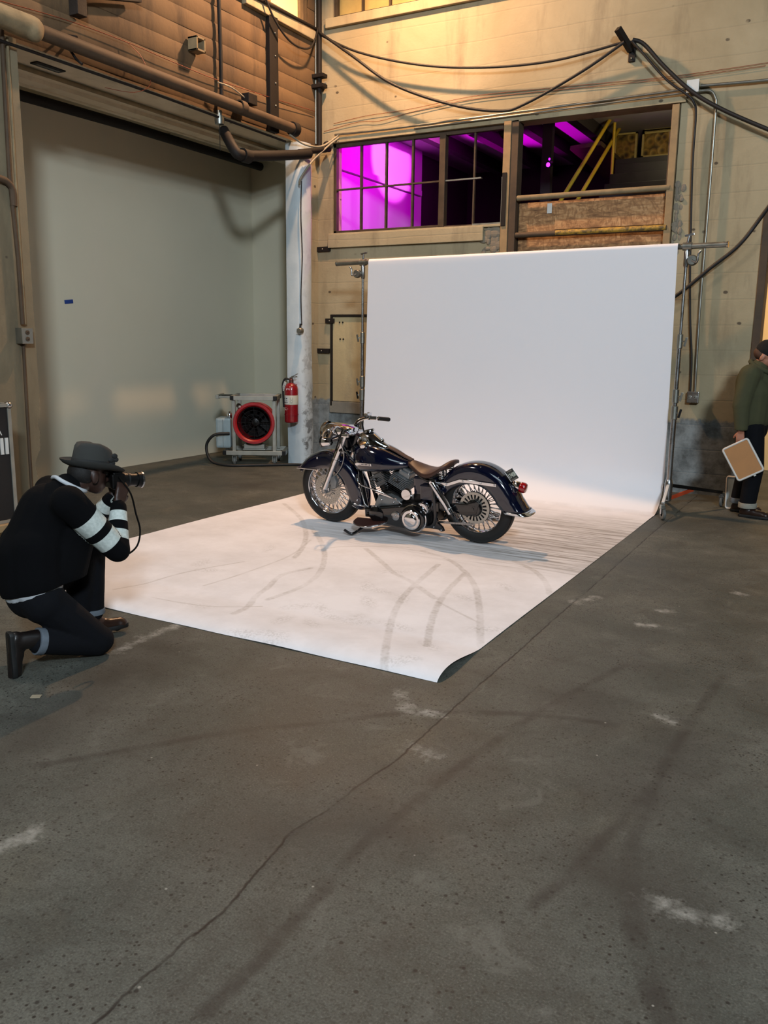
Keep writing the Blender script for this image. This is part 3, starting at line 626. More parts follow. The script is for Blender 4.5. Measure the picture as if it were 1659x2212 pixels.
tube_obj('conduit_pipe', [(-6.6, 4.9, 4.05), (-6.6, 7, 4.06), (-6.6, 9.2, 4.04)], .014, M['iron'], label='thin dark conduit along the alcove lintel', cat='conduit', n=0)
tube_obj('iron_pipe', [(-8.05, 4.8, 4.1), (-8.05, 8, 4.12), (-8.05, 10.6, 4.1)], .055, M['iron'], label='black iron pipe under the alcove ceiling at the rear', cat='pipe', n=0, seg=14)
tube_obj('iron_pipe', [(-7.85, 4.8, 4.17), (-7.85, 10.6, 4.17)], .03, M['soffit'], label='pale painted pipe under the alcove ceiling', cat='pipe', n=0, seg=12)
ep = thing('drain_pipe', 'black iron drain pipe elbowing out below the lintel near the corner', 'pipe', (-6.45, 9.0, 3.9))
MB().tube(smooth_path([(-.2, -.92, .05), (.02, -1.0, -.2), (.06, -.93, -.24), (.06, -.5, -.17), (.05, .25, -.02), (.05, .42, .02)], 4), .058, 14).build('lower_run', M['iron'], ep, 60)
MB().tube(smooth_path([(.05, .2, 0), (.05, .55, .08), (.05, .84, .15), (.03, .9, .17), (-.02, .91, .25)], 4), .035, 12).build('upper_run', M['iron'], ep, 60)
MB().lathe([(.06, -.06), (.075, -.06), (.075, .06), (.06, .06)], (.06, -.86, -.235), 'y', 16).build('joint', M['iron'], ep, 40)
cp = thing('corner_pipe', 'tall dark pipe standing in the room corner with clamps', 'pipe', (-6.56, 9.9, 4.05))
MB().cyl((0, 0, 0), (0, 0, 3.4), .032, seg=14).build('pipe', M['iron'], cp, 60)
MB().cyl((-.07, .02, .1), (-.07, .02, 3.4), .014, seg=10).build('thin_pipe', M['steel'], cp, 60)
for z in (.76, .88): MB().bx((-.14, -.06, z), (.09, .05, z + .045)).build('clamp', M['iron'], cp, 0, .004)
ip = thing('iron_upright', 'flat dark iron upright bolted to the board-marked wall', 'post', (-6.6, 8.96, 4.1))
MB().bx((-.03, -.085, 0), (.02, .085, 1.28)).build('plate', M['iron'], ip, 0, .004)
for z in (.3, .55, .85, 1.1): MB().ball((.022, .02, z), .012, 8, 6).build('bolt', M['steel'], ip, 60)
tube_obj('conduit_pipe', [(-6.59, 7.99, 4.2), (-6.59, 7.99, 4.8), (-6.59, 7.97, 5.6), (-6.59, 7.97, 6.4)], .022, M['iron'], label='slim upright conduit on the board-marked wall', cat='conduit', n=0)
wl = thing('wall_lamp_box', 'small open square fixture box on the board-marked wall', 'electrical box', (-6.58, 7.58, 4.68))
mb = MB()
for a, b in (((-.05, -.07, -.07), (.07, -.05, .07)), ((-.05, .05, -.07), (.07, .07, .07)), ((-.05, -.07, .05), (.07, .07, .07)), ((-.05, -.07, -.07), (.07, .07, -.05))): mb.bx(a, b)
mb.build('housing', M['grimy_tan'], wl, 0, .003); MB().bx((-.05, -.05, -.05), (-.03, .05, .05)).build('recess', M['iron'], wl, 0)
ib = thing('iron_bracket', 'dark iron bracket jutting from the wall at upper left', 'bracket', (-6.58, 6.0, 4.5))
MB().bx((-.05, -.055, -.02), (.06, .055, .4)).build('upright', M['iron'], ib, 0, .004)
MB().bar((.03, 0, .16), (.03, .75, .35), .05, .05).build('arm', M['iron'], ib, 0, .004)
sb = thing('valve_box', 'small dark valve box sitting on the thick pipe', 'electrical box', (-6.5, 8.36, 4.28))
MB().bx((-.05, -.08, -.02), (.06, .08, .09)).build('body', M['iron'], sb, 0, .006)
MB().tube(smooth_path([(0, -.08, .04), (0, -.3, .09), (-.03, -.5, .1)], 4), .008, 6).build('lead', M['grey_cable'], sb, 60)
tube_obj('signal_wire', [(-6.6, 5.2, 4.36), (-6.6, 5.9, 4.42), (-6.6, 6.61, 4.44), (-6.6, 7.3, 4.43), (-6.6, 7.9, 4.43), (-6.6, 8.8, 4.47), (-6.6, 9.85, 4.53)], .004, M['copper'], label='thin reddish wire strung along the board-marked wall', cat='wire', seg=6)
tube_obj('signal_wire', [(-6.6, 6.61, 4.44), (-6.55, 6.75, 4.33), (-6.48, 6.78, 4.1), (-6.52, 6.6, 3.98), (-6.6, 6.3, 3.96)], .003, M['copper'], label='loose wire end hanging over the thick pipe', cat='wire', seg=6)
tube_obj('grey_wire', [(-6.5, 9.15, 4.1), (-6.45, 9.4, 4.03), (-6.4, 9.7, 4.06), (-6.34, 9.93, 4.2), (-6.3, 9.955, 4.24)], .012, M['grey_cable'], label='pale cable arching from the thick pipe to the window conduit', cat='cable', seg=8)
tube_obj('grey_wire', [(-6.49, 9.34, 3.55), (-6.46, 9.32, 3.62), (-6.4, 9.5, 3.85), (-6.36, 9.8, 4.08), (-6.3, 9.95, 4.2)], .012, M['grey_cable'], label='pale cable looping from the column head up to the window conduit', cat='cable', seg=8)
tube_obj('power_cable', [(-6.56, 9.88, 5.52), (-6.5, 9.6, 5.2), (-6.5, 9.2, 5.15), (-6.52, 8.85, 5.35), (-6.55, 8.6, 5.75)], .012, M['cable'], label='black cable looping over the iron upright in the corner', cat='cable')
tube_obj('power_cable', [(-6.58, 9.86, 5.5), (-6.57, 9.2, 5.48), (-6.57, 8.4, 5.46), (-6.58, 7.4, 5.5), (-6.58, 6.0, 5.6)], .02, M['iron'], label='dark conduit along the high window sill on the left wall', cat='conduit', n=0)
tube_obj('power_cable', [(-6.49, 9.385, 3.6), (-6.5, 9.38, 3.2), (-6.49, 9.39, 2.7), (-6.52, 9.40, 2.2), (-6.51, 9.40, 1.83)], .008, M['cable'], label='thin cable down the pale column to the switch', cat='cable', seg=6)
sw = thing('pull_switch', 'round grey switch on the pale column', 'switch', (-6.52, 9.4, 1.76))
MB().lathe([(.001, -.06), (.03, -.058), (.04, -.045), (.042, 0)], (0, 0, 0), 'y', 18).build('body', M['steel'], sw, 40)
MB().cyl((0, -.02, .03), (0, -.02, .09), .016, .011, 12).build('gland', M['black_metal'], sw, 40)
MB().bx((-.065, -.02, -.045), (-.03, .0, .03)).build('cover_tab', simple('pale_tab', (190, 196, 196), .5), sw, 0, .003)
cr = thing('conduit_box', 'round grey conduit box hanging from the alcove lintel', 'electrical box', (-6.62, 7.98, 4.03))
MB().lathe([(.001, -.05), (.05, -.045), (.055, 0), (.05, .045), (.03, .05), (.03, .1)], (0, 0, 0), 'z', 20).build('body', M['steel'], cr, 40)
MB().cyl((0, 0, -.045), (0, 0, -.32), .004, seg=6).build('pull_cord', M['cable'], cr, 40)
vs_ = thing('soffit_slot', 'dark rectangular slot plate on the alcove soffit at left', 'plate', (-6.95, 5.95, 4.095))
MB().bx((-.05, -.16, -.008), (.05, .16, .004)).build('plate', M['iron'], vs_, 0, .003); MB().bx((-.02, -.13, -.011), (.02, .13, -.008)).build('slot', M['black_metal'], vs_, 0)
tube_obj('iron_pipe', [(-7.1, 4.8, 4.07), (-7.1, 9.9, 4.07)], .022, M['grimy_tan'], label='slim tan pipe along the middle of the alcove soffit', cat='pipe', n=0, seg=10)
# left jamb
cj = thing('conduit_pipe', 'dark dusty conduit pair down the wall left of the alcove', 'conduit', (-6.62, 5.21, 1.7))
MB().tube([(0, .0, 2.45), (0, -.02, 1.3), (0, .01, .6), (0, .01, .05)], .02, 10).build('pipe', M['iron_pipe'], cj, 60)
MB().tube([(0, .05, 2.4), (0, .035, 1.0), (0, .035, .05)], .012, 10).build('pipe', M['grimy_tan'], cj, 60)
MB().tube(smooth_path([(0, -.14, 1.26), (0, -.05, 1.24), (0, .0, 1.18), (0, 0, 1.05)], 4), .03, 10).build('elbow', M['iron_pipe'], cj, 60)
jb2 = thing('wall_socket', 'dusty grey socket box beside the alcove at far left', 'socket', (-6.61, 5.22, 1.65))
MB().bx((-.04, -.06, -.07), (.045, .06, .07)).build('box', M['steel'], jb2, 0, .006)
for z in (-.028, .028):
    f = MB().lathe([(.002, .052), (.02, .05), (.021, .04)], (0, 0, z), 'x', 12).build('socket_face', M['iron_pipe'], jb2, 40)
    MB().bx((.05, -.006, z - .003), (.054, .006, z + .003)).build('slot', M['black_metal'], f, 0)
tube_obj('conduit_pipe', [(-6.63, 5.22, 1.58), (-6.63, 5.21, 1.0), (-6.63, 5.2, .1)], .014, M['iron_pipe'], label='thin conduit below the far left socket box', cat='conduit', n=0)
tp = thing('blue_tape', 'strip of blue masking tape on the alcove wall', 'tape', (-8.297, 7.2, 2.05))
MB().bx((0, -.062, -.022), (.003, .062, .022)).build('tape', simple('blue_tape_film', (22, 58, 128), .5), tp, 0, rot=(math.radians(6), 0, 0))
sc = thing('tape_scrap', 'small beige scrap lying on the bare floor at lower left', 'scrap', (-3.23, 2.48, 0.003))
MB().box((0, 0, 0), (.045, .035, .003), (0, 0, .6)).build('scrap', simple('beige_scrap', (150, 138, 116), .8), sc, 0)
# room past the doorway on the right
mb = MB(); mb.bx((-1.69, 12.5, 0), (2.5, 12.6, 3.4)); struct('wall_beyond', mb, simple('warm_lit_wall', (214, 182, 130), .85, 0, .05, 1))
mb = MB(); mb.bx((-1.9, 10.22, 0), (-1.7, 12.5, 2.5)); struct('wall_beyond_left', mb, simple('beyond_side_wall', (206, 180, 136), .85, 0, .05, 1))
mb = MB(); mb.bx((-1.135, 9.97, 0), (-1.06, 10.24, 3.0)); struct('door_2', mb, M['dark_timber'], 0, .005)
area_light('doorway_lamp', (-.3, 11.0, 3.1), (-.6, 12.4, 1.4), .6, 60, (1.0, .74, .42))
# ------------------------------------------------------------------ seamless paper backdrop
t = NT('white_seamless_paper'); P = t.pos(); x, y, z = t.sep(P)
wob = t.m('MULTIPLY', t.m('SUBTRACT', t.noise(P, 16, 4, .7), .5), .022)
base = lin((228, 226, 229))
tread = t.ramp(t.voro(P, 34), [(.25, .75), (.6, .45)])
mk = t.m('MULTIPLY', t.map(t.m('ADD', t.attr('track'), wob), .016, .027, 1.0, 0.0), t.m('MULTIPLY', tread, t.ramp(t.noise(P, 2.6, 4, .6), [(.36, .2), (.6, .6)])))
col = t.mix(mk, base, lin((140, 130, 118)))
th = t.m('MULTIPLY', t.map(t.m('ADD', t.attr('thin'), t.m('MULTIPLY', wob, .5)), .003, .014, .42, 0.0), t.ramp(t.noise(P, 4, 4), [(.35, .3), (.6, 1.0)]))
col = t.mix(th, col, lin((138, 128, 116)))
ft = t.m('MULTIPLY', t.map(t.m('ADD', t.attr('foot'), t.m('MULTIPLY', wob, 1.6)), -.02, .02, .3, 0.0), t.ramp(t.noise(P, 60, 3, .6), [(.46, 0.0), (.58, .8)]))
col = t.mix(ft, col, lin((132, 126, 116)))
stv = t.scale(P, (.9, 16.0, 1.0)); sk = t.ramp(t.noise(stv, 1.5, 6, .68, .25), [(.46, 0.0), (.6, .85)])
st2 = t.ramp(t.noise(t.scale(P, (1.6, 9.0, 1.0)), 1.1, 5, .6, .4), [(.42, 0.0), (.7, .8)])
col = t.mix(t.m('MULTIPLY', t.attr('streak'), t.m('MAXIMUM', sk, t.m('MULTIPLY', st2, .5)), clamp=True), col, lin((112, 103, 94)))
col = t.mix(t.m('MULTIPLY', t.attr('streak'), .3), col, lin((150, 142, 132)))
sm = t.m('MULTIPLY', t.attr('floorness'), t.ramp(t.noise(P, 1.3, 6, .7), [(.42, 0.0), (.72, .3)])); col = t.mix(sm, col, lin((150, 142, 136)))
M['paper'] = t.done(col, .78, spec=.3)
prof = [(3.6 + .014 * i, 0.0) for i in range(int((8.42 - 3.6) / .014) + 1)]
RB = .42; yb = prof[-1][0]
for i in range(1, 19):
    a = PI / 2 * i / 18; prof.append((yb + RB * math.sin(a), RB * (1 - math.cos(a))))
zt = 2.545; ys_ = prof[-1][0]
for i in range(1, 41):
    s_ = i / 40; z_ = RB + (zt - RB) * s_; prof.append((ys_ + .0 - .035 * s_ * s_, z_))
yt = prof[-1][0]
for i in range(1, 15):
    a = PI * 1.15 * i / 14; prof.append((yt + .034 * (1 - math.cos(a)), zt + .034 * math.sin(a)))
nx = 240; X0, X1 = -5.25, -1.70; V = []; W2 = []
for i in range(nx):
    x_ = X0 + (X1 - X0) * i / (nx - 1); u_ = (x_ - X0) / (X1 - X0)
    for (y_, z_) in prof:
        yy, zz = y_, z_
        if z_ > 0: yy += (.145 - .34 * u_) * min(1, max(0, (z_ - .15) / 2.4)) + (.0)
        if z_ == 0 and y_ < 4.15:
            tt = (y_ - 3.6) / .55; hgt = .032 + .008 * max(0, (u_ - .8) / .2) ** 2 + .006 * math.sin(u_ * 9)
            zz += hgt * (math.sin(PI * tt ** .55) ** 1.3 if tt > 0 else 0)
        if z_ == 0: zz += .004 + .0016 * math.sin(x_ * 4.1 + y_ * 1.7) + .0012 * math.sin(x_ * 9.3 - y_ * 3.1)
        V.append((x_, yy, zz)); W2.append((x_, y_, z_))
m_ = len(prof); i, j = np.meshgrid(np.arange(nx - 1), np.arange(m_ - 1), indexing='ij'); a = (i * m_ + j).ravel()
Fc = np.stack([a, a + m_, a + m_ + 1, a + 1], 1)
me = bpy.data.meshes.new('paper_backdrop'); me.from_pydata(V, [], Fc.tolist()); W2 = np.array(W2); onfl = (W2[:, 2] < .02)
P2 = W2[:, :2]
set_attr(me, 'track', np.where(onfl, poly_dist(P2, spl(TRACK)), 9)); set_attr(me, 'thin', np.where(onfl, poly_dist(P2, spl(THIN)), 9))
fd = np.full(len(P2), 9.0); r2 = random.Random(5)
for (fx, fy) in FOOT:
    an = r2.uniform(0, PI); ca, sa = math.cos(an), math.sin(an); dx, dy = P2[:, 0] - fx, P2[:, 1] - fy
    fd = np.minimum(fd, np.hypot((dx * ca + dy * sa) / 2.4, -dx * sa + dy * ca) - .045)
set_attr(me, 'foot', np.where(onfl, fd, 9))
sx = np.clip((P2[:, 0] + 4.5) / .8, 0, 1) ; sy = np.clip((P2[:, 1] - 5.7) / .5, 0, 1) * np.clip((8.3 - P2[:, 1]) / .7, 0, 1)
set_attr(me, 'streak', np.where(W2[:, 2] < .03, sx * sy * (.55 + .45 * np.clip((P2[:, 0] + 3.4) / 1.2, 0, 1)), 0)); set_attr(me, 'floorness', onfl * 1.0)
me.materials.append(M['paper']); me.shade_smooth()
pb = bpy.data.objects.new('paper_backdrop', me); C.objects.link(pb)
tag(pb, 'wide white seamless paper backdrop sweeping down onto the floor under the motorcycle', 'backdrop')

# ------------------------------------------------------------------ backdrop stands and crossbar
cb = thing('crossbar', 'long grey crossbar carrying the white paper backdrop', 'crossbar', (-3.475, 8.845, 2.55))
dirx = Vector((3.55, -.34, 0)).normalized()
MB().cyl(-dirx * 2.30, dirx * 2.22, .026, seg=16).build('tube', M['steel'], cb, 60)
for s in (-2.30, 2.215): MB().cyl(dirx * s, dirx * (s + .012), .029, seg=16).build('end_plug', M['dull_chrome'], cb, 40)
def stand(x, y, lab, legs, flip):
    s = thing('backdrop_stand', lab, 'stand', (x, y, 0), group='stands holding the backdrop')
    MB().cyl((0, 0, .16), (0, 0, 1.02), .026, seg=14).build('lower_pole', M['dull_chrome'], s, 60)
    MB().cyl((0, 0, 1.0), (0, 0, 1.68), .021, seg=14).build('middle_pole', M['dull_chrome'], s, 60)
    MB().cyl((0, 0, 1.66), (0, 0, 2.42), .015, seg=12).build('upper_pole', M['dull_chrome'], s, 60)
    for z, r in ((1.0, .033), (1.16, .031), (1.68, .027)):
        c = MB().lathe([(r * .8, z - .07), (r, z - .065), (r, z + .06), (r * .8, z + .065)], (0, 0, 0), 'z', 16).build('collar', M['steel'], s, 40)
        MB().bar((0, 0, z), (flip * .05, -.02, z - .005), .012, .014).build('screw', M['steel'], c, 0)
        MB().bar((flip * .045, -.02, z - .05), (flip * .065, -.02, z + .035), .01, .022).build('tee_handle', M['black_metal'] if z < 1.1 else M['steel'], c, 0, .003)
    g = MB().lathe([(.018, 2.36), (.026, 2.38), (.026, 2.5), (.018, 2.52)], (0, 0, 0), 'z', 16).build('grip_head', M['dull_chrome'], s, 40)
    MB().lathe([(.001, -.03), (.04, -.03), (.05, -.012), (.05, .012), (.04, .03), (.001, .03)], (flip * .06, -.03, 2.42), 'y', 18).build('knuckle', M['steel'], g, 40)
    MB().tube(smooth_path([(flip * .06, -.06, 2.42), (flip * .11, -.07, 2.40), (flip * .115, -.07, 2.47), (flip * .14, -.07, 2.5)], 3), .010, 8).build('handle', M['dull_chrome'], g, 60)
    MB().lathe([(.028, -.045), (.037, -.04), (.037, .04), (.028, .045)], (0, 0, 2.55), 'x', 16).build('jaw', M['steel'], g, 40)
    MB().cyl((0, 0, 2.58), (.01, 0, 2.645), .012).build('clamp_screw', M['dull_chrome'], g, 40)
    MB().bar((-.03, 0, 2.645), (.055, 0, 2.66), .014, .02).build('clamp_tee', M['dull_chrome'], g, 0, .004)
    MB().lathe([(.02, .12), (.036, .13), (.04, .2), (.04, .3), (.03, .34), (.02, .35)], (0, 0, 0), 'z', 16).build('hub', M['dull_chrome'], s, 40)
    for k, (lx, ly, mat) in enumerate(legs):
        d = Vector((lx, ly, 0)); n_ = d.normalized(); e = d - n_ * .05; sd = Vector((-n_.y, n_.x, 0))
        L = MB().bar(Vector((0, 0, .28)) + n_ * .03, Vector((e.x, e.y, .155)), .028, .034).build('leg', mat, s, 0, .005)
        MB().bar(Vector((0, 0, .15)) + n_ * .03, Vector((e.x * .45, e.y * .45, .215)), .018, .036 if mat is M['black_metal'] else .02).build('brace', M['red_brace'] if mat is M['black_metal'] else M['steel'], L, 0, .003)
        wl_ = MB(); wl_.lathe([(.02, -.014), (.05, -.014), (.056, -.008), (.056, .008), (.05, .014), (.02, .014)], (0, 0, 0), 'y', 24)
        ang = math.atan2(n_.y, n_.x) + .5
        MB().bar((e.x, e.y, .165), (e.x, e.y, .10), .02, .02).build('caster_stem', M['dull_chrome'], L, 0)
        MB().bx((-.022, -.024, .05), (.03, .024, .062)).bx((-.0, -.024, 0), (.03, -.019, .06)).bx((.0, .019, 0), (.03, .024, .06)).build('caster_fork', M['dull_chrome'], L, 0, .002, loc=(e.x, e.y, .058), rot=(0, 0, ang))
        wl_.build('caster_wheel', M['caster'], L, 40, loc=(e.x + .02 * math.cos(ang), e.y + .02 * math.sin(ang), .058), rot=(0, 0, ang))
        MB().bx((-.02, -.02, -.02), (.025, .02, .02)).build('brake_tab', M['steel'], L, 0, .004, loc=(e.x + n_.x * .03, e.y + n_.y * .03, .13), rot=(0, 0, ang))
    return s
M['red_brace'] = simple('red_orange_brace', (170, 62, 30), .5, 0, .15)
M['caster'] = simple('grey_caster_rubber', (96, 96, 92), .5, 0, .2)
M['leg_white'] = simple('pale_stand_leg', (200, 200, 198), .35, .2, .06)
stand(-1.625, 8.67, 'rolling chrome stand at the right end of the backdrop', [(.03, -.4, M['leg_white']), (.44, .7, M['black_metal']), (-.28, .76, M['dull_chrome'])], 1)
stand(-5.37, 9.027, 'chrome stand at the left end of the backdrop behind the handlebar', [(-.3, -.45, M['leg_white']), (.55, .35, M['dull_chrome']), (-.5, .45, M['black_metal'])], -1)

# ------------------------------------------------------------------ heater fan on its cart
fc = thing('heater_cart', 'aluminium cart carrying a red-ringed blower in the alcove', 'fan', (-7.0, 8.99, 0), (0, 0, math.radians(30)))
hw, dp = .285, .56
for x in (-hw + .02, hw - .02):
    for y in (.03, dp - .03): MB().bx((x - .022, y - .022, .17), (x + .022, y + .022, .86)).build('upright', M['alu'], fc, 0, .003)
def frame_part(z, nm, ext):
    m = MB(); x = hw + ext
    m.bx((-x + .045, -.02, z), (x - .045, .03, z + .055)); m.bx((-x + .045, dp - .03, z), (x - .045, dp + .02, z + .055))
    m.bx((-x, .03, z), (-x + .05, dp - .03, z + .055)); m.bx((x - .05, .03, z), (x, dp - .03, z + .055))
    f = m.build(nm, M['alu'], fc, 0, .003)
    for sx_ in (-1, 1):
        for y in (-.02, dp - .03): MB().bx((sx_ * x - (.05 if sx_ > 0 else 0), y, z), (sx_ * x + (0 if sx_ > 0 else .05), y + .05, z + .056)).build('corner_piece', M['black_metal'], f, 0, .003)
    return f
frame_part(.14, 'base_frame', .13); tf = frame_part(.86, 'top_frame', .02)
MB().bx((-hw - .2, .1, .88), (-hw - .02, dp - .1, .905)).bx((-hw - .22, .06, .87), (-hw - .18, dp - .06, .92)).build('side_handle', M['alu'], fc, 0, .004)
MB().bx((-hw - .16, .16, .905), (-hw - .05, dp - .16, .912)).build('handle_pad', M['black_metal'], fc, 0)
bw = MB().lathe([(.222, .0), (.24, -.02), (.268, -.02), (.275, 0), (.275, .05), (.25, .07), (.25, .40), (.24, .42)], (0, .0, .56), 'y', 48).lathe([(.222, .0), (.22, .2), (.22, .4)], (0, 0, .56), 'y', 48).build('blower_drum', simple('red_blower', (156, 26, 32), .42, 0, .1), fc, 40)
fan_b = MB()
for k in range(9):
    a = 2 * PI * k / 9
    ps = [(.06, .0), (.24, .0)]
    c0, s0 = math.cos(a), math.sin(a); c1, s1 = math.cos(a + .5), math.sin(a + .5)
    fan_b.add([(c0 * .06, .20, .56 + s0 * .06), (c0 * .20, .20, .56 + s0 * .20), (c1 * .20, .27, .56 + s1 * .20), (c1 * .06, .27, .56 + s1 * .06),
               (c0 * .06, .208, .56 + s0 * .06), (c0 * .20, .208, .56 + s0 * .20), (c1 * .20, .278, .56 + s1 * .20), (c1 * .06, .278, .56 + s1 * .06)],
              [(0, 1, 2, 3), (7, 6, 5, 4), (0, 4, 5, 1), (2, 6, 7, 3), (1, 5, 6, 2), (0, 3, 7, 4)])
fan_b.build('fan_blades', simple('shade_dark_blade', (9, 9, 9), .7), bw, 0)  # near-black blades: the shade inside the drum is put into their colour
MB().lathe([(.001, .15), (.05, .16), (.07, .2), (.07, .3)], (0, 0, .56), 'y', 20).build('fan_hub', M['black_metal'], bw, 40)
g = MB()
for r in (.07, .12, .17, .21): g.tube([(r * math.cos(2 * PI * k / 28), .03, .56 + r * math.sin(2 * PI * k / 28)) for k in range(28)], .003, 6, loop=True)
for k in range(4): a = PI * k / 4; g.cyl((-.22 * math.cos(a), .03, .56 - .22 * math.sin(a)), (.22 * math.cos(a), .03, .56 + .22 * math.sin(a)), .003, seg=6)
g.build('grille', M['black_metal'], bw, 40)
MB().lathe([(.001, .385), (.225, .385), (.225, .4), (.001, .4)], (0, 0, .56), 'y', 32).build('drum_shade_disc', simple('shade_dark_disc', (10, 10, 10), .8), bw, 40)  # added black disc standing in for the shade at the back of the drum
MB().bx((-.16, .06, .2), (.14, .3, .215)).bx((-.15, .1, .215), (.12, .26, .27)).build('motor_plate', M['alu'], fc, 0, .004)
MB().lathe([(.02, -.1), (.07, -.1), (.08, -.08), (.08, .08), (.07, .1), (.02, .1)], (-.02, .18, .28), 'x', 20).build('motor', M['black_metal'], fc, 40)
MB().lathe([(.001, -.01), (.03, -.008), (.034, .0), (.034, .02)], (-.19, -.015, .79), 'y', 14).build('gauge', M['chrome'], fc, 40)
tk = MB().bx((-hw - .23, .06, .22), (-hw - .03, .34, .62)).build('fuel_tank', simple('pale_blue_tank', (150, 164, 166), .45, 0, .06), fc, 0, .03)
MB().lathe([(.02, .6), (.035, .62), (.04, .66), (.02, .69), (.012, .70)], (-hw - .06, .18, 0), 'z', 14).build('cap', M['chrome'], tk, 40)
MB().bx((-hw - .135, .055, .24), (-hw - .13, .062, .6)).build('seam', M['steel'], tk, 0)
for sx_ in (-1, 1):
    for y in (.05, dp - .05):
        x = sx_ * (hw - .02)
        cs = MB().bx((x - .03, y - .03, .125), (x + .03, y + .03, .14)).bx((x - .03, y - .03, .05), (x - .022, y + .03, .13)).bx((x + .022, y - .03, .05), (x + .03, y + .03, .13)).build('caster', M['steel'], fc, 0)
        MB().lathe([(.01, -.018), (.05, -.018), (.056, -.01), (.056, .01), (.05, .018), (.01, .018)], (x, y, .057), 'x', 20).build('wheel', M['caster'], cs, 40)
tube_obj('rubber_hose', [(-7.3, 8.86, .42), (-7.45, 8.72, .40), (-7.55, 8.68, .25), (-7.45, 8.66, .06), (-7.2, 8.72, .02), (-6.9, 8.95, .02), (-6.55, 9.25, .02), (-6.3, 9.36, .02), (-6.6, 9.9, .02)], .019, M['rubber'], label='black rubber hose looping from the blower across the floor', cat='hose')

# ------------------------------------------------------------------ fire extinguisher on the column
fe = thing('fire_extinguisher', 'red fire extinguisher hung on the pale column', 'fire extinguisher', (-6.61, 9.295, .57))
M['fire_red'] = simple('extinguisher_red', (132, 10, 24), .3, 0, .06, coat=.5)
MB().lathe([(.001, 0), (.075, 0), (.088, .012), (.09, .03), (.09, .43), (.082, .475), (.06, .505), (.03, .52), (.025, .53)], (0, 0, 0), 'z', 36).build('cylinder', M['fire_red'], fe, 35)
MB().lathe([(.03, .51), (.03, .56), (.02, .57), (.02, .585), (.001, .585)], (0, 0, 0), 'z', 18).build('valve', simple('valve_metal', (96, 60, 56), .4, .5), fe, 40)
hd = MB().bar((-.02, 0, .585), (.10, -.02, .605), .022, .01).bar((-.02, 0, .57), (.02, 0, .605), .024, .014).bar((.02, 0, .6), (.115, -.02, .64), .022, .008).build('handle', M['dull_chrome'], fe, 0, .002)
MB().tube(smooth_path([(-.02, 0, .56), (-.08, -.02, .57), (-.115, -.03, .5), (-.11, -.03, .36), (-.108, -.02, .2)], 5), .013, 10).build('hose', M['rubber'], fe, 60)
lb = MB().lathe([(.0905, .24), (.0912, .245), (.0912, .355), (.0905, .36)], (0, 0, 0), 'z', 36).build('label_band', simple('label_band', (196, 194, 176), .5, 0, .05), fe, 40)
wb = MB().lathe([(.0918, .25), (.0918, .35)], (0, 0, 0), 'z', 12, a0=math.radians(225), a1=math.radians(285)).build('instruction_patch', M['white_paint'], lb, 40)
def wrap_mark(mb, a, z, w, h, r=.0928):
    a0, a1 = math.radians(a) - w / r / 2, math.radians(a) + w / r / 2
    mb.add([(r * math.cos(q), r * math.sin(q), zz) for q in (a0, a1) for zz in (z - h / 2, z + h / 2)], [(0, 2, 3, 1)])
mk_ = MB()
for a, z, w, h in ((236, .32, .022, .01), (262, .318, .02, .012), (238, .295, .016, .005), (262, .29, .022, .005), (236, .268, .02, .012), (250, .266, .012, .016), (266, .268, .014, .014), (306, .33, .04, .004), (306, .315, .04, .004), (306, .3, .036, .004), (306, .28, .04, .004), (306, .265, .03, .004)): wrap_mark(mk_, a, z, w, h)
mk_.build('printing', M['black_metal'], lb, 0)
mk_ = MB(); wrap_mark(mk_, 275, .44, .05, .022, .0915); mk_.build('small_label', simple('pink_white_label', (226, 196, 200), .5), fe, 0)
mk_ = MB(); wrap_mark(mk_, 275, .44, .026, .01, .0922); mk_.build('small_print', simple('label_pink', (170, 90, 100), .5), fe, 0)
an = math.radians(252); r_ = .0925
MB().add([(r_ * math.cos(an + q / r_), r_ * math.sin(an + q / r_), z) for q, z in ((-.03, .185), (0, .166), (.042, .185), (0, .204))], [(0, 1, 2, 3)]).build('diamond_mark', M['white_paint'], fe, 0)
MB().box((-.085, -.045, .475), (.045, .004, .125), (0, math.radians(28), math.radians(-12))).build('tag', M['white_paint'], fe, 0)
mk_ = MB()
for k in range(4): mk_.box((-.10 + k * .012, -.0495, .44 + k * .022), (.026, .0015, .004), (0, math.radians(28), math.radians(-12)))
mk_.build('tag_print', M['steel'], fe, 0)
MB().lathe([(.0915, .1), (.094, .1), (.094, .115), (.0915, .115)], (0, 0, 0), 'z', 30).bx((-.02, .085, .05), (.02, .115, .5)).build('wall_bracket', M['fire_red'], fe, 40)

# ------------------------------------------------------------------ flight case at far left
rc = thing('flight_case', 'black flight case with aluminium edges and white lettering at the left edge', 'case', (-6.26, 4.15, 0), (0, 0, PI / 2))
M['case_black'] = simple('black_laminate', (15, 15, 16), .55, 0, .15)
hw, hd_ = .38, .30
MB().bx((-hw + .006, -hd_ + .006, .17), (hw - .006, hd_ - .006, 1.115)).build('body', M['case_black'], rc, 0, .003)
for sx_ in (-1, 1):
    for sy_ in (-1, 1):
        MB().bx((sx_ * hw - .016 - sx_ * .014, sy_ * hd_ - .016 - sy_ * .014, .17), (sx_ * hw + .016 - sx_ * .014, sy_ * hd_ + .016 - sy_ * .014, 1.1)).build('edge_strip', M['alu'], rc, 0, .003)
        MB().ball((sx_ * (hw - .012), sy_ * (hd_ - .012), 1.105), (.034, .034, .03), 14, 8).build('ball_corner', M['dull_chrome'], rc, 60)
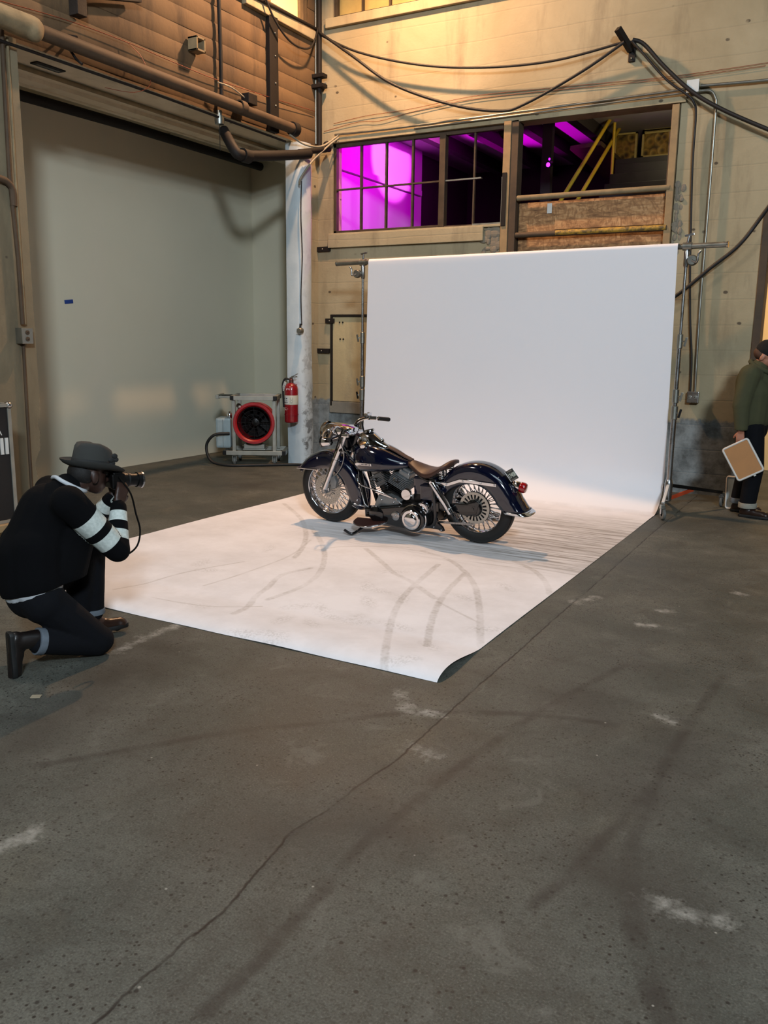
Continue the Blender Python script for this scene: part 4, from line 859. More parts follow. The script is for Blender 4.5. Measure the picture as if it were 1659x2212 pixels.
for sy_ in (-1, 1):
    MB().bx((-hw, sy_ * hd_ - .014, 1.095), (hw, sy_ * hd_ + .014, 1.122)).build('edge_strip', M['alu'], rc, 0, .003)
    MB().bx((-hw, sy_ * hd_ - .014, .165), (hw, sy_ * hd_ + .014, .19)).build('edge_strip', M['alu'], rc, 0, .003)
for sx_ in (-1, 1): MB().bx((sx_ * hw - .014, -hd_, 1.095), (sx_ * hw + .014, hd_, 1.122)).build('edge_strip', M['alu'], rc, 0, .003)
MB().bx((-hw - .02, -hd_ - .06, .11), (hw + .0, hd_, .165)).build('dolly_board', M['timber'], rc, 0, .004)
for sx_ in (-1, 1):
    for sy_ in (-1, 1): MB().lathe([(.01, -.02), (.05, -.02), (.055, -.01), (.055, .01), (.05, .02), (.01, .02)], (sx_ * .3, sy_ * .27, .056), 'x', 18).bx((sx_ * .3 - .03, sy_ * .27 - .02, .05), (sx_ * .3 + .03, sy_ * .27 + .02, .112)).build('caster', M['black_metal'], rc, 40)
yf = -hd_ - .0005
for x in (.322, .278): MB().bx((x - .013, yf - .004, .72), (x + .013, yf + .008, .85)).build('letter', M['white_paint'], rc, 0, label='white stencilled bar letter')
text_mesh('0', .18, .002, 'letter', M['white_paint'], rc, (.215, yf - .002, .785), (PI / 2, 0, 0))
text_mesh('S', .11, .002, 'letter', M['white_paint'], rc, (.245, yf - .002, .98), (PI / 2, 0, 0))
text_mesh('A', .085, .002, 'letter', M['white_paint'], rc, (.255, yf - .002, .90), (PI / 2, 0, 0))
# ------------------------------------------------------------------ the motorcycle (x forward, y to its left, z up)
bike = thing('motorcycle', 'navy blue vintage cruiser motorcycle with brown saddle standing on the white paper', 'motorcycle', (-2.65, 6.47, .012), (math.radians(-6), 0, math.atan2(.0466, -.9989)))
RA, FA, AW = (.05, 0, .316), (1.53, 0, .316), .316
def chrome_spoke_mesh():
    mb = MB(); mb.cyl((.028, .048, 0), (.215, .012, .03), .0042, seg=6); mb.cyl((.2, .014, .028), (.217, .011, .031), .006, seg=6)
    me = mb.mesh('spoke'); me.materials.append(M['chrome']); me.shade_smooth(); return me
def chrome_spoke_mesh_b():
    mb = MB(); mb.cyl((.028, -.048, 0), (.215, -.012, -.03), .0042, seg=6); mb.cyl((.2, -.014, -.028), (.217, -.011, -.031), .006, seg=6)
    me = mb.mesh('spoke_b'); me.materials.append(M['chrome']); me.shade_smooth(); return me
sA, sB = chrome_spoke_mesh(), chrome_spoke_mesh_b()
def wheel(loc, front):
    w = empty_part('front_wheel' if front else 'rear_wheel', bike, loc)
    hwid = .062 if front else .066
    pr = [(.222, -.048)]
    for i in range(15):
        a = PI * i / 14; pr.append((.235 + (.318 - .235) * math.sin(a) ** .62, -hwid * math.cos(a) * (1.0 if .2 < a < 2.94 else .9)))
    pr.append((.222, .048))
    MB().lathe(pr, (0, 0, 0), 'y', 64).build('tire', M['rubber'], w, 50)
    g = MB()
    for y in (-.03, -.01, .01, .03): g.lathe([(.3165 if abs(y) < .02 else .314, y - .002), (.3135 if abs(y) < .02 else .311, y), (.3165 if abs(y) < .02 else .314, y + .002)], (0, 0, 0), 'y', 64)
    g.build('tread_ribs', M['rubber'], w, 40)
    MB().lathe([(.236, -.052), (.231, -.055), (.224, -.05), (.221, -.036), (.214, -.02), (.212, 0), (.214, .02), (.221, .036), (.224, .05), (.231, .055), (.236, .052)], (0, 0, 0), 'y', 72).build('rim', M['chrome'], w, 50)
    MB().lathe([(.012, -.09), (.022, -.085), (.024, -.06), (.036, -.055), (.036, -.045), (.026, -.035), (.026, .035), (.036, .045), (.036, .055), (.024, .06), (.022, .085), (.012, .09)], (0, 0, 0), 'y', 28).build('hub', M['chrome'], w, 40)
    n = 25
    for k in range(n):
        for me, off in ((sA, 0), (sB, .5)):
            o = bpy.data.objects.new('spoke', me); C.objects.link(o); o.parent = w; o.rotation_euler = (0, 2 * PI * (k + off) / n, 0)
    return w
fw = wheel(FA, True); rw = wheel(RA, False)
def slotted_disc(r0, r1, th, slots, sr0, sr1, sw, holes=()):
    """flat ring with real radial slots: annular strips between the slots"""
    mb = MB(); N = slots * 6
    def ring(a, b, pred=lambda k: True):
        for k in range(N):
            if not pred(k): continue
            q0, q1 = 2 * PI * k / N, 2 * PI * (k + 1) / N; vs = []
            for y in (-th / 2, th / 2):
                for (r, q) in ((a, q0), (b, q0), (b, q1), (a, q1)): vs.append((r * math.cos(q), y, r * math.sin(q)))
            mb.add(vs, [(0, 1, 2, 3), (7, 6, 5, 4), (0, 4, 5, 1), (1, 5, 6, 2), (2, 6, 7, 3), (3, 7, 4, 0)])
    ring(sr1, r1); ring(sr0, sr1, lambda k: k % 6 >= sw); ring(r0, sr0)
    return mb
M['disc_steel'] = simple('brake_disc_steel', (172, 168, 160), .33, .85, .06)
slotted_disc(.03, .138, .005, 20, .046, .088, 3).build('brake_disc', M['disc_steel'], fw, 0, loc=(0, .072, 0))
hl = MB()
for k in range(28):
    for r, o_ in ((.1, 0), (.113, .5), (.126, 0)):
        a = 2 * PI * (k + o_) / 28; hl.cyl((r * math.cos(a), .0748, r * math.sin(a)), (r * math.cos(a), .0752, r * math.sin(a)), .0028, seg=7)
hl.build('disc_holes', M['black_metal'], fw, 0)
slotted_disc(.03, .134, .007, 20, .076, .112, 3).build('brake_disc', M['disc_steel'], rw, 0, loc=(0, .082, 0))
MB().lathe([(.001, .125), (.012, .125), (.014, .115), (.06, .112), (.072, .096), (.072, .09)], (0, 0, 0), 'y', 28).build('hub_cover', M['black_gloss'], rw, 40)
MB().prism([(.36, .30), (.22, .345), (.10, .352), (.03, .40), (-.01, .37), (.02, .27), (.10, .245), (.2, .262), (.36, .27)], .092, .118).build('rear_caliper', M['black_gloss'], bike, 40, .008)
# sprocket teeth wheel on the far side of the disc, chain
sp_ = MB(); N = 40; pts = [((.132 + (.007 if k % 2 else 0)) * math.cos(2 * PI * k / (2 * N)), (.132 + (.007 if k % 2 else 0)) * math.sin(2 * PI * k / (2 * N))) for k in range(2 * N)]
sp_.prism(pts, .064, .07); sp_.build('sprocket', M['black_metal'], rw, 0)
ch = MB(); cp_ = []
for k in range(30): t_ = k / 29; cp_.append((RA[0] + .0 + t_ * .42, .08, .174 - t_ * .026))
for a, b in zip(cp_[:-1], cp_[1:]):
    if (Vector(a) - Vector(b)).length < .05: ch.bar(a, Vector(a).lerp(Vector(b), .86), .014, .016)
ch.build('chain', M['dull_chrome'], bike, 0)

def fender(name, ctr, phis, r_out, r_in, hw, mat, crown=.05, parent=bike, thick=.005):
    mb = MB(); rs = []
    for ph in phis:
        a = math.radians(ph); ro, ri = r_out(ph), min(r_in(ph), r_out(ph) - crown - .006); sec = []
        rsd = ro - crown
        for t_ in (0, .33, .66): sec.append((ri + (rsd - ri) * t_, hw))
        for i in range(9):
            q = PI / 2 * i / 8; sec.append((rsd + crown * math.sin(q) ** .9, hw * max(0, math.cos(q)) ** .75))
        sec = sec + [(r, -y) for r, y in reversed(sec[:-1])]
        rs.append([(ctr[0] + r * math.cos(a), y, ctr[2] + r * math.sin(a)) for r, y in sec])
    mb.rings(rs, closed=False, cap=False)
    return mb.build(name, mat, parent, 50, solid=thick)
def lut(pts):
    xs_, ys2 = zip(*pts); return lambda q: float(np.interp(q, xs_, ys2))
fo = lut([(29, .366), (45, .353), (70, .35), (120, .352), (160, .366), (185, .388), (203, .402)])
def fi_(q):
    if q < 62: return .178 / math.sin(math.radians(q))
    return lut([(62, .202), (80, .2), (160, .208), (180, .222), (195, .27), (203, .31)])(q)
ff = fender('front_fender', FA, np.linspace(29, 203, 60), fo, fi_, .095, M['navy'], .06)
tr = MB()
for s in (1, -1):
    tr.tube([(FA[0] + (fi_(q) + .002) * math.cos(math.radians(q)), s * .097, FA[2] + (fi_(q) + .002) * math.sin(math.radians(q))) for q in np.linspace(29.5, 62, 14)], .0055, 8)
    tr.tube([(FA[0] + r * math.cos(math.radians(202)), s * .097, FA[2] + r * math.sin(math.radians(202))) for r in (.3, .32, .345)], .005, 8)
tr.tube([(FA[0] + .363 * math.cos(math.radians(29.5)), y, FA[2] + .363 * math.sin(math.radians(29.5))) for y in (-.09, -.04, 0, .04, .09)], .006, 8)
tr.build('fender_trim', M['chrome'], ff, 60)
for q, r in ((75, .30), (190, .34), (170, .37)):
    MB().ball((FA[0] + r * math.cos(math.radians(q)), .099, FA[2] + r * math.sin(math.radians(q))), (.010, .006, .010), 10, 6).build('bolt', M['chrome'], ff, 60)
ro_ = lut([(22, .372), (60, .37), (110, .37), (150, .37), (165, .382), (175, .412), (182, .452)])
ri_ = lut([(22, .27), (45, .235), (60, .212), (90, .206), (140, .208), (165, .22), (176, .25), (182, .29)])
rf = fender('rear_fender', RA, np.linspace(22, 179.6, 56), ro_, ri_, .112, M['navy'], .065)
fender('fender_tip', RA, np.linspace(179.2, 182.6, 5), lambda q: ro_(q) + .006 + max(0, q - 180) * .008, lambda q: ri_(q) - .004, .116, M['chrome'], .065, rf, .006)
for s in (1, -1):
    pts = [(.375, .505), (.335, .500), (.27, .502), (.215, .524), (.16, .545), (.05, .545), (-.165, .538)]
    mb = MB(); rs = []
    for (x, z) in pts: rs.append([(x, s * .112, z - .017), (x, s * .126, z - .014), (x, s * .128, z + .012), (x, s * .112, z + .017)])
    mb.rings(rs); st_ = mb.build('fender_strut', M['chrome'], rf, 40, .003)
    for x, z in ((.28, .502), (.13, .545), (-.03, .543), (-.15, .539)): MB().ball((x, s * .129, z), (.008, .005, .008), 10, 6).build('bolt', M['chrome'], st_, 60)
for q in (100, 128): MB().ball((RA[0] + .352 * math.cos(math.radians(q)), .085, RA[2] + .352 * math.sin(math.radians(q))), .007, 10, 6).build('bolt', M['chrome'], rf, 60)
# tail light and plate
tl = MB().lathe([(.001, 0), (.03, 0), (.036, .01), (.04, .05), (.04, .07)], (0, 0, 0), 'x', 28).build('tail_light', M['chrome'], bike, 40, loc=(-.255, 0, .525), rot=(0, math.radians(-12) + PI, 0))
MB().lathe([(.039, .062), (.043, .068), (.043, .1), (.036, .112), (.001, .116)], (0, 0, 0), 'x', 28).build('lens', M['red_lens'], tl, 40)
MB().bar((-.195, 0, .56), (-.27, 0, .53), .05, .03).build('tail_bracket', M['black_gloss'], bike, 0, .004)
pl = MB().box((0, 0, 0), (.006, .15, .096)).build('licence_plate', simple('dark_plate', (24, 32, 36), .4), bike, 0, .003, loc=(-.24, 0, .600), rot=(0, math.radians(38), 0))
text_mesh('17408', .053, .001, 'plate_number', simple('plate_lettering', (196, 200, 186), .5), pl, (-.0042, 0, -.004), (PI / 2, 0, -PI / 2))
MB().bx((-.0045, -.04, .032), (-.003, .04, .04)).build('plate_line', M['steel'], pl, 0); MB().bx((-.0045, -.05, -.041), (-.003, .05, -.034)).build('plate_line', M['steel'], pl, 0)
MB().tube([(-.0035, -.073, -.046), (-.0035, .073, -.046), (-.0035, .073, .046), (-.0035, -.073, .046)], .002, 6, loop=True).build('plate_border', M['dull_chrome'], pl, 0)

# fork, nacelle, lamp, bars
for s in (1, -1):
    k = MB().tube([(1.265, s * .1, .865), (1.30, s * .102, .80), (1.40, s * .104, .605), (1.545, s * .104, .316)], [.024, .027, .03, .027], 18).build('fork_tube', M['chrome'], bike, 60)
    MB().lathe([(.027, -.03), (.033, -.025), (.033, .025), (.027, .03)], (0, 0, 0), 'z', 18).build('fork_collar', M['chrome'], k, 40, loc=(1.405, s * .104, .595), rot=(0, math.radians(-26.6), 0))
    MB().bx((1.515, s * .104 - .022, .29), (1.565, s * .104 + .022, .335)).build('axle_clamp', M['cast'], k, 0, .008)
    MB().tube([(1.285, s * .1, .90), (1.41, s * .09, .64)], .022, 14).build('fork_reflection_tube', M['black_gloss'], k, 60)  # black tube standing in for the dark reflection along the chrome fork
MB().cyl((1.53, -.135, .316), (1.53, .138, .316), .012).build('axle', M['dull_chrome'], bike, 40)
MB().prism([(1.455, .335), (1.41, .35), (1.395, .41), (1.42, .46), (1.455, .45), (1.47, .39)], .075, .118).build('brake_caliper', M['cast'], bike, 40, .008)
MB().tube(smooth_path([(1.43, .1, .45), (1.36, .11, .52), (1.31, .12, .60), (1.29, .13, .68), (1.30, .14, .78), (1.27, .1, .86)], 5), .005, 8).build('brake_hose', M['dull_chrome'], bike, 60)
for z, x in ((.84, 1.275), (.705, 1.34)): MB().bx((x - .045, -.13, z - .016), (x + .035, .13, z + .016)).build('fork_yoke', M['chrome'] if z > .8 else M['black_gloss'], bike, 0, .01)
MB().bx((1.265, -.1, .72), (1.36, .1, .84)).build('fork_shroud', M['black_gloss'], bike, 0, .02)
na = MB(); rs = []
for x, w_, z0, z1 in ((1.545, .085, .765, .905), (1.52, .098, .755, .918), (1.46, .1, .77, .92), (1.38, .1, .80, .915), (1.30, .095, .835, .905), (1.25, .06, .85, .888)):
    zc, hz = (z0 + z1) / 2, (z1 - z0) / 2; rs.append([(x, w_ * abs(math.cos(q)) ** .8 * (1 if math.cos(q) > 0 else -1), zc + hz * abs(math.sin(q)) ** .8 * (1 if math.sin(q) > 0 else -1)) for q in np.linspace(0, 2 * PI, 28, endpoint=False)])
na.rings(rs); hlamp = na.build('headlight', M['chrome'], bike, 40)
MB().lathe([(.001, 1.575), (.05, 1.572), (.075, 1.56), (.082, 1.548)], (0, 0, .835), 'x', 32).build('lens', NT('lamp_glass').done(lin((190, 200, 205)), .08, .3), hlamp, 50)
MB().lathe([(.076, 1.562), (.09, 1.565), (.095, 1.55), (.093, 1.53)], (0, 0, .835), 'x', 32).build('bezel', M['chrome'], hlamp, 50)
for s in (1, -1):
    pl_ = MB().lathe([(.001, -.05), (.028, -.045), (.042, -.01), (.046, .03), (.046, .04)], (0, 0, 0), 'x', 24).build('passing_lamp', M['chrome'], bike, 40, loc=(1.455, s * .14, .775))
    MB().lathe([(.001, .048), (.03, .046), (.045, .038)], (0, 0, 0), 'x', 24).build('lens', M['dull_chrome'], pl_, 50)
    MB().lathe([(.045, .035), (.051, .036), (.051, .05), (.045, .05)], (0, 0, 0), 'x', 24).build('bezel', M['black_gloss'], pl_, 50)
    MB().bar((0, 0, 0), (-.1, -s * .06, .02), .018, .018).build('lamp_bracket', M['black_gloss'], pl_, 0)
hb = MB().tube(smooth_path([(1.185, .46, .905), (1.215, .38, .925), (1.262, .27, .945), (1.30, .16, .935), (1.305, .08, .885), (1.305, 0, .875), (1.305, -.08, .885), (1.30, -.16, .935), (1.262, -.27, .945), (1.215, -.38, .925), (1.185, -.46, .905)], 5), .0125, 14).build('handlebar', M['chrome'], bike, 60, loc=(.015, 0, -.018))
for s in (1, -1):
    p, q = Vector((1.222, s * .365, .926)), Vector((1.170, s * .485, .896)); d = (q - p).normalized()
    MB().tube([p, p + d * .008, p + d * .016, q - d * .014, q - d * .004, q], [.015, .02, .0185, .0195, .017, .008], 16).build('grip', M['rubber'], hb, 50)
    MB().bar(Vector((1.262, s * .27, .945)), Vector((1.232, s * .345, .932)), .034, .036).build('control_clamp', M['chrome'], hb, 0, .006)
    MB().tube(smooth_path([(1.27, s * .3, .945), (1.30, s * .33, .94), (1.285, s * .40, .925), (1.24, s * .47, .90)], 4), [.008] * 4 + [.007] * 4 + [.006] * 4 + [.008], 8).build('lever', M['chrome'], hb, 60)
    MB().lathe([(.022, -.018), (.03, -.015), (.03, .03), (.022, .035)], (0, 0, 0), 'z', 16).build('riser', M['chrome'], hb, 40, loc=(1.30, s * .055, .875))
MB().bx((1.26, -.33, .955), (1.30, -.25, .985)).build('fluid_reservoir', M['chrome'], hb, 0, .006)
MB().tube(smooth_path([(1.26, .29, .94), (1.33, .2, .93), (1.33, .12, .80), (1.27, .1, .68), (1.18, .08, .58)], 5), .006, 8).build('clutch_cable', M['rubber'], bike, 60)
MB().tube(smooth_path([(1.26, -.29, .94), (1.33, -.2, .93), (1.3, -.12, .80), (1.25, -.08, .7)], 5), .006, 8).build('throttle_cable', M['rubber'], bike, 60)

# frame
fr = MB()
for s in (1, -1):
    fr.tube(smooth_path([(1.24, s * .03, .73), (1.185, s * .06, .58), (1.125, s * .085, .30), (1.08, s * .10, .16), (.98, s * .11, .125), (.6, s * .12, .12), (.42, s * .12, .14), (.40, s * .12, .30), (.42, s * .1, .5)], 5), .021, 12)
    fr.bar((.40, s * .105, .31), (.03, s * .105, .316), .03, .05)
    fr.tube(smooth_path([(.68, s * .02, .6), (.55, s * .07, .53), (.42, s * .1, .5), (.33, s * .11, .5)], 4), .016, 12)
fr.tube([(1.25, 0, .72), (.9, 0, .66), (.66, 0, .6)], .024, 12); fr.cyl((1.285, 0, .68), (1.215, 0, .83), .034)
fr.cyl((.6, 0, .56), (.52, 0, .15), .02); fr.bx((.36, -.13, .26), (.43, .13, .33))
fr.build('frame', M['black_gloss'], bike, 50)
ear = MB().prism([(.44, .30), (.385, .30), (.375, .16), (.33, .125), (.315, .092), (.345, .085), (.37, .1), (.46, .1)], .10, .125).build('frame_bracket', M['black_gloss'], bike, 0, .004)
for x, z in ((.34, .1), (.41, .12), (.40, .27), (.40, .22)): MB().ball((x, .127, z), .008, 8, 6).build('bolt', M['chrome'], ear, 60)

# tanks
prof_t = [(1.235, .705, .585, .05), (1.225, .725, .555, .085), (1.19, .752, .538, .125), (1.12, .772, .53, .16), (1.02, .77, .535, .178), (.92, .742, .545, .17), (.84, .708, .556, .145), (.76, .67, .572, .108), (.70, .642, .588, .07), (.672, .622, .6, .035)]
for s in (1, -1):
    mb = MB(); rs = []
    for x, zt_, zb, b in prof_t:
        sec = []; zc = zb + (zt_ - zb) * .36
        for q in np.linspace(-PI / 2, PI / 2, 15):
            c_, s_ = math.cos(q), math.sin(q); e = .62 if s_ > 0 else .3
            z = zc + (zt_ - zc) * abs(s_) ** 1.0 if s_ > 0 else zc - (zc - zb) * abs(s_) ** .8
            sec.append((x, s * (.012 + (b - .012) * max(c_, 0) ** e), z))
        rs.append(sec)
    mb.rings(rs); tk_ = mb.build('fuel_tank', M['navy'], bike, 40)
    md = tk_.modifiers.new('sub', 'SUBSURF'); md.levels = 1; md.render_levels = 2
    bd = MB().bx((-.062, -.004, -.011), (.07, .005, .011)).bx((.05, -.006, -.006), (.1, .005, .006)).build('badge', M['chrome'], tk_, 0, .002, loc=(1.035, s * .181, .616), rot=(0, 0, s * math.radians(2)))
    MB().lathe([(.001, -.007), (.018, -.007), (.024, -.003), (.024, .004)], (.082, 0, .006), 'y', 20).build('badge_disc', M['chrome'], bd, 40) if s < 0 else MB().lathe([(.001, .007), (.018, .007), (.024, .003), (.024, -.004)], (.082, 0, .006), 'y', 20).build('badge_disc', M['chrome'], bd, 40)
    mk_ = MB()
    for k in range(7): mk_.bx((-.05 + k * .014, s * .0052, -.006), (-.042 + k * .014, s * .0058, .005))
    mk_.build('badge_lettering', M['black_metal'], bd, 0)
    MB().lathe([(.001, .022), (.03, .02), (.036, .008), (.036, -.012)], (0, 0, 0), 'z', 24).build('fuel_cap', M['chrome'], tk_, 40, loc=(1.10, s * .1, .766), rot=(s * math.radians(-22), 0, 0))
MB().rings([[(x, -.03, z + .004), (x, .03, z + .004), (x, .026, z + .012), (x, -.026, z + .012)] for x, z in ((.965, .748), (.9, .734), (.82, .705), (.74, .667), (.67, .64))]).build('tank_strap', M['leather'], bike, 40)
mb = MB(); rs = []
for x, zt_, zb, b in ((1.20, .80, .765, .03), (1.185, .845, .76, .062), (1.13, .866, .76, .076), (1.06, .862, .755, .076), (.99, .812, .745, .062), (.94, .775, .738, .042), (.90, .75, .728, .016)):
    rs.append([(x, b * math.cos(q), (zb + (zt_ - zb) * max(0, math.sin(q)) ** .7) if math.sin(q) > 0 else zb) for q in np.linspace(0, 2 * PI, 20, endpoint=False)])
mb.rings(rs); dash = mb.build('dash_console', M['chrome'], bike, 45)
MB().lathe([(.046, -.008), (.054, .0), (.05, .012), (.044, .012)], (0, 0, 0), 'z', 30).build('speedometer_ring', M['chrome'], dash, 45, loc=(1.098, 0, .868), rot=(0, math.radians(10), 0))
MB().lathe([(.001, .009), (.045, .007)], (0, 0, 0), 'z', 30).build('speedometer_face', simple('dial_face', (40, 40, 36), .25, coat=.8), dash, 45, loc=(1.098, 0, .868), rot=(0, math.radians(10), 0))
MB().lathe([(.001, .024), (.015, .022), (.017, .008), (.022, .004), (.022, 0)], (0, 0, 0), 'z', 18).build('ignition_switch', M['chrome'], dash, 45, loc=(.965, 0, .79), rot=(0, math.radians(18), 0))
MB().cyl((1.19, -.06, .82), (1.215, -.07, .93), .007).build('choke_knob', M['black_gloss'], dash, 40)

# seat
mb = MB(); rs = []
for x, zt_, zb, b in ((.715, .648, .636, .03), (.69, .652, .622, .05), (.64, .64, .60, .075), (.58, .612, .572, .105), (.52, .592, .552, .135), (.46, .592, .548, .155), (.40, .615, .572, .165), (.345, .65, .612, .162), (.305, .676, .642, .15), (.28, .676, .648, .12), (.268, .668, .655, .07)):
    sec = []
    for q in np.linspace(0, 1, 13):
        y = -1 + 2 * q; sec.append((x, b * y, zt_ - (.030 * abs(y) ** 2.4) + .008 * (abs(y) ** 6)))
    for q in np.linspace(1, 0, 13):
        y = -1 + 2 * q; sec.append((x, b * y * .96, min(zb, zt_ - .012) - (.020 * abs(y) ** 2.2)))
    rs.append(sec)
mb.rings(rs); seat = mb.build('saddle', M['leather'], bike, 50)
md = seat.modifiers.new('sub', 'SUBSURF'); md.levels = 1; md.render_levels = 2
for s in (1, -1):
    MB().tube([(.345 + .022 * math.cos(k * .7), s * .09 + .022 * math.sin(k * .7), .535 + .0017 * k) for k in range(46)], .0048, 6).build('seat_spring', M['chrome'], seat, 60)
    MB().tube([(.425 + .02 * math.cos(k * .7), s * .115 + .02 * math.sin(k * .7), .475 + .0017 * k) for k in range(48)], .0045, 6).build('seat_spring', M['black_gloss'], seat, 60)

# engine
ec = MB(); ec.lathe([(.02, -.10), (.12, -.10), (.135, -.085), (.135, .085), (.12, .10), (.02, .10)], (.86, 0, .245), 'y', 36); ec.bx((.84, -.09, .12), (1.02, .09, .2)); ec.bx((.42, -.09, .14), (.86, .09, .32)); ec.bx((.44, -.08, .3), (.62, .09, .38))
ec.build('crankcase', M['black_metal'], bike, 35, .012)
def cyl_(base, top, nm):
    b, t_ = Vector(base), Vector(top); d = (t_ - b); L = d.length
    root = MB().cyl((0, 0, -.02), (0, 0, L), .058, seg=24).build('cylinder', M['black_metal'], bike, 40, loc=base, rot=(0, math.atan2(d.x, d.z), 0))
    f1 = MB()
    for k in range(6): z = .015 + k * .017; f1.box((0, 0, z), (.15, .16, .005))
    f1.build('barrel_fins', M['black_gloss'], root, 0, .012)
    f2 = MB()
    for k in range(8):
        z = L * .5 + k * .0135; w_ = .178 - .055 * (max(0, k - 3) / 5) ** 2; f2.box((.0, 0, z), (w_, .19 - .03 * (k / 8) ** 2, .0055))
    f2.box((0, 0, L * .5 + .045), (.1, .13, .11)); f2.build('head_fins', M['cast'], root, 0, .022)
    rb = MB().box((-.012, 0, L + .0), (.115, .125, .05)).box((-.015, 0, L + .034), (.085, .1, .03)).build('rocker_box', M['cast'], root, 0, .012)
    for x in (-.05, .03): MB().ball((x, .055, L + .02), .009, 8, 6).build('bolt', M['chrome'], rb, 60)
    MB().ball((.01, .085, L * .5 + .05), (.026, .012, .022), 12, 8).build('plug_recess', M['black_metal'], root, 50)
    MB().cyl((.01, .08, L * .5 + .05), (.03, .125, L * .5 + .075), .008).build('spark_plug', M['chrome'], root, 40)
cyl_((.90, 0, .31), (1.015, 0, .53), 'f'); cyl_((.84, 0, .31), (.735, 0, .535), 'r')
MB().tube(smooth_path([(.93, .03, .45), (.86, .03, .46), (.79, .03, .45)], 4), .026, 12).build('intake_manifold', M['iron'], bike, 60)
def stadium(x0, z0, r0, x1, z1, r1, n=20):
    a = math.atan2(z1 - z0, x1 - x0); dl = math.hypot(x1 - x0, z1 - z0); k = math.acos(max(-1, min(1, (r0 - r1) / dl)))
    P_ = [(x0 + r0 * math.cos(q), z0 + r0 * math.sin(q)) for q in np.linspace(a + k, a + 2 * PI - k, n)]
    return P_ + [(x1 + r1 * math.cos(q), z1 + r1 * math.sin(q)) for q in np.linspace(a - k, a + k, n)]
MB().prism(stadium(.895, .183, .072, .555, .20, .116), .09, .165).build('inner_primary', M['black_metal'], bike, 35, .008)
pc = MB().prism(stadium(.885, .183, .068, .56, .198, .110), .165, .205).build('primary_cover', M['black_gloss'], bike, 35, .012)
MB().lathe([(.112, .0), (.112, .03), (.104, .036), (.09, .038)], (.555, .205, .2), 'y', 48).build('clutch_bulge', M['black_gloss'], pc, 40)
MB().lathe([(.116, -.003), (.12, .0), (.12, .01), (.114, .014)], (.553, .2, .2), 'y', 48).build('chrome_ring', M['chrome'], pc, 40)
MB().lathe([(.086, .0), (.086, .012), (.08, .018), (.060, .018), (.056, .03), (.047, .036), (.001, .038)], (.56, .238, .196), 'y', 48).build('derby_cover', M['chrome'], pc, 40)
MB().lathe([(.04, .0), (.04, .007), (.036, .01), (.012, .01), (.009, .014), (.001, .015)], (.735, .205, .2), 'y', 32).build('inspection_cover', M['dull_chrome'], pc, 40)
MB().lathe([(.07, 0), (.07, .02), (.06, .028), (.001, .03)], (.93, .19, .19), 'y', 32).build('alternator_bulge', M['black_gloss'], pc, 40)
for q in range(10):
    a = 2 * PI * q / 10
    x, z = (.56 + .104 * math.cos(a), .198 + .104 * math.sin(a)) if math.cos(a) < .2 else (.905 + .068 * math.cos(a), .195 + .068 * math.sin(a))
    MB().ball((x, .207, z), .006, 8, 5).build('screw', M['chrome'], pc, 60)
gc = MB().prism([(1.0, .20), (.975, .27), (.935, .345), (.83, .36), (.715, .315), (.75, .26), (.9, .25)], .088, .15).build('timing_case', M['cast'], bike, 35, .008)
for x, z in ((.90, .31), (.78, .30)): MB().ball((x, .153, z), .010, 10, 6).build('bolt', M['chrome'], gc, 60)
MB().bar((.96, .152, .372), (.75, .152, .33), .008, .01).build('case_trim', M['chrome'], gc, 0)
MB().tube(smooth_path([(1.175, .11, .50), (1.16, .125, .44), (1.10, .14, .41), (.95, .15, .385), (.80, .155, .345), (.70, .15, .29)], 5), .006, 8).build('clutch_rod', M['chrome'], bike, 60)
MB().tube([(1.17, .09, .52), (1.165, .10, .40), (1.11, .11, .24), (1.07, .11, .21)], .0045, 8).build('oil_line', M['dull_chrome'], bike, 60)
MB().lathe([(.001, .0), (.045, .0), (.055, -.015), (.05, -.03), (.03, -.05)], (.665, .14, .375), 'y', 28).build('horn', M['chrome'], bike, 40)
MB().lathe([(.05, -.03), (.06, .0), (.06, .10), (.05, .115), (.001, .12)], (.49, .07, .28), 'y', 32).build('starter_cover', M['chrome'], bike, 40)
MB().bx((.40, -.08, .335), (.62, .085, .53)).build('oil_tank', M['navy'], bike, 0, .02)
MB().bx((.415, .083, .34), (.535, .128, .475)).build('battery_box', M['navy'], bike, 0, .012)
MB().bx((1.0, .03, .125), (1.1, .13, .21)).bx((.98, .05, .17), (1.06, .16, .22)).build('front_motor_mount', M['black_gloss'], bike, 0, .012)
for s in (1, -1):
    a, b = Vector((.40, s * .155, .515)), Vector((.215, s * .155, .25))
    sh = MB().tube([a, a.lerp(b, .02), a.lerp(b, .62), a.lerp(b, .64), a.lerp(b, .93), a.lerp(b, .95)], [.022, .03, .03, .0285, .0285, .02], 20).build('shock_absorber', M['chrome'], bike, 40)
    MB().tube([a.lerp(b, .93), a.lerp(b, 1.06)], .014, 12).build('shock_rod', M['black_gloss'], sh, 40)
    MB().tube([a.lerp(b, .80), a.lerp(b, .82)], .031, 20).build('shock_ring', M['dull_chrome'], sh, 40)
    MB().cyl((.40, s * .105, .515), (.40, s * .18, .515), .014).build('shock_bolt', M['chrome'], sh, 40)
MB().tube(smooth_path([(.95, -.08, .42), (1.02, -.14, .38), (1.0, -.17, .22), (.8, -.18, .16), (.5, -.19, .15), (.3, -.2, .15)], 5), .028, 14).build('exhaust_pipe', M['chrome'], bike, 60)
MB().tube([(.4, -.2, .15), (.37, -.2, .15), (-.02, -.205, .17), (-.05, -.205, .17)], [.03, .045, .045, .035], 20).build('muffler', M['chrome'], bike, 40)
